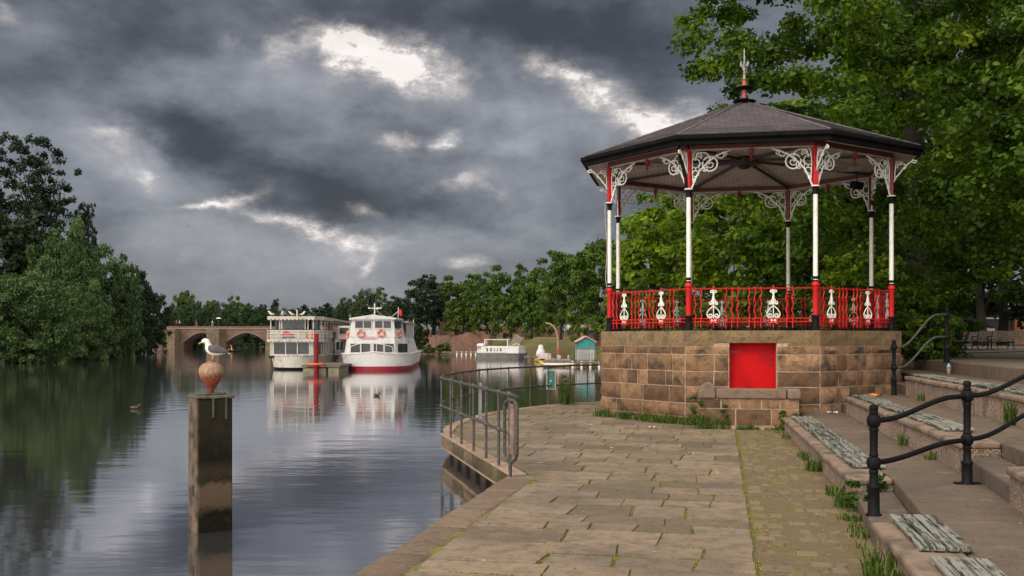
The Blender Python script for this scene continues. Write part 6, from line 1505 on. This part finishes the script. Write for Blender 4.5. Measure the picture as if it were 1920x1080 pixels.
mb=MB(); mb.bx(-w,w,0,3,0,1.05); mb.build('lower_wall',BW,hut); mb=MB()
for i in range(12): x=-w+2*w*(i+.5)/12; mb.bx(x-.012,x+.012,-.012,-.002,0,1.05)
mb.build('board_gaps',M['dark'],hut)
mb=MB(); pf=[(-w,1.055),(w,1.055),(w,1.62),(w*.5,1.80),(0,1.97),(-w*.5,1.80),(-w,1.62)]; n=len(pf)
mb.add([(x,-.02,z) for x,z in pf]+[(x,3,z) for x,z in pf],[tuple(range(n)),tuple(range(2*n-1,n-1,-1))]+[(i,(i+1)%n,(i+1)%n+n,i+n) for i in range(n)]); mb.build('upper_wall',mat('turquoise',(.025,.25,.24),(.02,.18,.175),4,.6),hut)
mb=MB(); mb.bx(-.33,-.31,-.035,-.022,1.08,1.8); mb.bx(.31,.33,-.035,-.022,1.08,1.8); mb.bx(-.33,.33,-.035,-.022,1.78,1.80); mb.build('shutter',mat('dark_turquoise',(.015,.18,.17),None,4,.6),hut)
mb=MB()
for s in (-1,1): mb.beam((s*(w+.12),1.4,1.58),(0,1.4,2.03),3.3,.06,up=(0,0,1))
mb.build('roof',mat('hut_roof',(.50,.36,.32),(.4,.2,.18),4,.7),hut)
for s in (-1,1): mb=MB(); mb.ball((s*(w+.1),-.2,1.5),.13,8); o=mb.build('red_fender',BRD,hut,smooth=True)
def fence(label,pts,h,gap,m):
    o0=Vector(pts[0]); f=thing('metal_fence',label,'fence',o0,0,'black fences of the landing stage'); mb=MB(); mr_=MB()
    for a,b in zip(pts,pts[1:]):
        a=Vector(a)-o0;b=Vector(b)-o0; n=max(1,int((b-a).length/gap))
        for i in range(n+1): p=a.lerp(b,i/n); mb.tube([p,p+Vector((0,0,h))],.012,4,cap=False)
        mr_.tube([a+Vector((0,0,h)),b+Vector((0,0,h))],.022,5); mr_.tube([a+Vector((0,0,.1)),b+Vector((0,0,.1))],.018,5)
    mb.build('bars',m,f); mr_.build('rails',m,f); return f
zf=WZ+.42
fence('black bar fence in front of the turquoise hut',[(XP(1078,80),80.05,zf),(XP(1124,80),80.05,zf)],1.0,.13,M['black']); fence('black bar fence running back beside the turquoise hut',[(XP(1077,80.2),80.2,zf),(XP(1070,95),88,zf)],1.0,.15,M['black'])
fence('pale railed fence behind the yellow pedal boats',[(XP(1015,100),100,.2),(XP(1070,92),92,.2)],1.5,.6,M['galv'])
# davit
dv_=thing('davit_crane','curved orange davit arm rising from the landing stage','crane',(XP(1047,100),100,0),0); q=100/F
mb=MB(); mb.tube([((x-1047)*q,0,ZP(y,100)) for x,y in ((1047,672),(1047,650),(1046,632),(1043,620),(1038,612),(1031,607),(1023,605.5))],[.13,.13,.12,.11,.10,.08,.06],8); mb.build('arm',mat('davit_orange',(.34,.12,.07),(.3,.2,.14),2,.6),dv_,smooth=True)
mb=MB(); mb.prism([(-.1,-.1),(.45,-.1),(.45,.1),(-.1,.1)],-.5,.9,[(-.05,-.1),(.2,-.1),(.2,.1),(-.05,.1)]); mb.build('base_box',BRD,dv_)
op=tag(MB().build('x',M['dark']),None) if False else None
mb=MB(); mb.tube([(0,0,0),(0,0,1.0)],.12,8); mb.tube([(0,0,1.0),(0,0,1.35)],[.16,.12],8); o=mb.build('lifebuoy_post',mat('post_orange',(.5,.16,.02),None,4,.6),loc=(XP(1091,100),100,1.9)); o.location.z=ZP(640,100); tag(o,'short orange post above the roof of the turquoise hut','post')
mb=MB(); mb.tube([(0,0,0),(0,0,6)],.05,6); mb.tube([(0,0,6),(.5,0,6.2)],.04,6); o=mb.build('lamp_post',M['galv'],loc=(XP(995,130),130,1.9)); tag(o,'thin pale lamp post on the far bank walk above the gangway','lamp post')
# pedal boats
def pedalo(label,x,y,rz,m,grp='pedal boats'):
    p=thing('pedal_boat',label,'boat',(x,y,WZ),rz,grp); mb=MB()
    for s in (-.5,.5): loft_path(mb,[(-1.3,s,.30,.05,.05),(-1.0,s,.16,.22,.18),(0,s,.14,.25,.2),(1.0,s,.16,.22,.18),(1.3,s,.28,.08,.08)],8)
    mb.build('hull',m,p,smooth=True); mb=MB(); mb.bx(-.6,.6,-.6,.6,.28,.42); mb.bx(-.55,-.4,-.5,.5,.42,.85); mb.bx(.35,.5,-.5,.5,.42,.8); mb.build('seat',mat('pedalo_pale',(.45,.38,.40),None,4,.5) if not bpy.data.materials.get('pedalo_pale') else bpy.data.materials['pedalo_pale'],p,bevel=.04); return p
YM=mat('pedalo_yellow',(.5,.33,.02),(.4,.26,.02),4,.5)
pedalo('yellow pedal boat tied at the front of the landing stage',XP(1040,86),86.8,.2,YM); pedalo('yellow pedal boat beside the one at the front, nearer the hut',XP(1058,87),87.8,-.1,YM); pedalo('upright yellow pedal boat stacked behind the others',XP(1022,98),98,1.2,YM)
mb=MB(); mb.lathe((0,0,0),[(.5,0),(.52,.3),(.40,.6),(.30,.8),(.26,1.05),(.12,1.15)],7); o=mb.build('tarpaulin_bundle',BW,loc=(XP(1014,98.5),98.5,.05),smooth=True); tag(o,'white covered bundle on the jetty left of the pedal boats','bundle')
sk=thing('rowing_boat','small pale dinghy tied under the edge of the landing stage','boat',(XP(1046,78),78,WZ),.2); mb=MB(); loft_path(mb,[(-1.4,0,.35,.03,.03),(-1.0,0,.25,.3,.12),(0,0,.2,.5,.16),(1.1,0,.22,.4,.14),(1.3,0,.25,.25,.1)],10); mb.build('hull',BW,sk,smooth=True)
# ================================================================ SANDSTONE WALLS ON THE FAR BANK
WM=brick_mat('city_wall_stone',(.14,.066,.043),(.20,.10,.065),(.11,.075,.055),.8,.3,1,.7)
def wall(label,pts,h,m=WM,th=.6,rag=.25,seed=1):
    o0=Vector(pts[0]); w=thing('sandstone_wall',label,'wall',o0,0,'sandstone walls of the far bank'); mb=MB(); r=random.Random(seed)
    for a,b in zip(pts,pts[1:]):
        a=Vector(a)-o0;b=Vector(b)-o0;n=max(1,int((b-a).length/1.6)); t=(b-a).normalized(); nn=Vector((-t.y,t.x,0))*th
        for i in range(n):
            p=a.lerp(b,i/n);q=a.lerp(b,(i+1)/n); hh=h+r.uniform(-rag,rag); mb.prism([(p.x,p.y),(q.x,q.y),(q.x+nn.x,q.y+nn.y),(p.x+nn.x,p.y+nn.y)],p.z-1,p.z+hh)
    mb.build('masonry',m,w); return w
wall('long red sandstone retaining wall above the water left of the houseboat',[(XP(796,172),168,-.6),(XP(860,146),146,-.4),(XP(916,136),137.5,-.2)],2.75,seed=2)
wall('ruined upright stub of red wall behind the people at the left',[(XP(817,178),178,1.6),(XP(846,172),172,1.6)],4.3,rag=.5,seed=3)
wall('reddish boundary wall behind the walk and its trees',[(XP(850,176),176,1.5),(XP(960,160),160,1.5),(XP(1060,142),142,1.5),(XP(1125,128),128,1.5)],2.4,rag=.05,seed=4)
wall('low wall end beside the tall shrub at the bridge head',[(XP(768,200),200,1.5),(XP(815,186),186,1.5)],2.2,seed=5)
fence('black railing along the far bank walk',[(XP(930,137),138.5,2.0),(XP(1000,131),132,2.0),(XP(1060,121),122,1.95),(XP(1120,110),111,1.8)],1.0,.5,M['black'])
# trunks of the bank walk reading against the wall
# flying birds
def bird(label,px,py,Y,s):
    mb=MB(); mb.tube([(-.18,0,0),(0,0,.02),(.2,0,0)],[.01,.05,.01],6)
    mb.add([(-.06,0,.02),(.08,0,.02),(.12,.5,.16),(.02,.95,.05),(-.02,.5,.18)],[(0,1,2,3,4)]); mb.add([(-.06,0,.02),(.08,0,.02),(.12,-.5,.16),(.02,-.95,.05),(-.02,-.5,.18)],[(0,1,2,3,4)])
    o=mb.build('flying_bird',GB,loc=at(px,py,Y)); o.scale=(s,)*3; o.rotation_euler=(0,0,.7); tag(o,label,'bird','birds in the sky')
bird('tiny dark bird flying below the brightest cloud gap, the upper one',688,155,150,.35); bird('tiny dark bird flying below the brightest cloud gap, the lower one',691,198,150,.35); bird('distant bird low in the sky left of the lower cloud gaps',351,424,160,.5)

def rope(label,p0,p1,sag=.3):
    p0=Vector(p0);p1=Vector(p1); mb=MB(); mb.tube([p0.lerp(p1,i/8)-Vector((0,0,sag*4*(i/8)*(1-i/8))) for i in range(9)],.025,5); o=mb.build('mooring_rope',mat('rope',(.25,.21,.15),None,9,.9) if not bpy.data.materials.get('rope') else bpy.data.materials['rope'],smooth=True); tag(o,label,'rope','mooring ropes')
rope('mooring rope from the bow of the left cruise boat to the pontoon',lw(.6,.3,.95),(XP(598,66.5),66.8,WZ+.5)); rope('mooring rope from the right cruise boat to the pontoon',rbw(-2.1,1.2,1.1),(XP(626,67),67.2,WZ+.5))
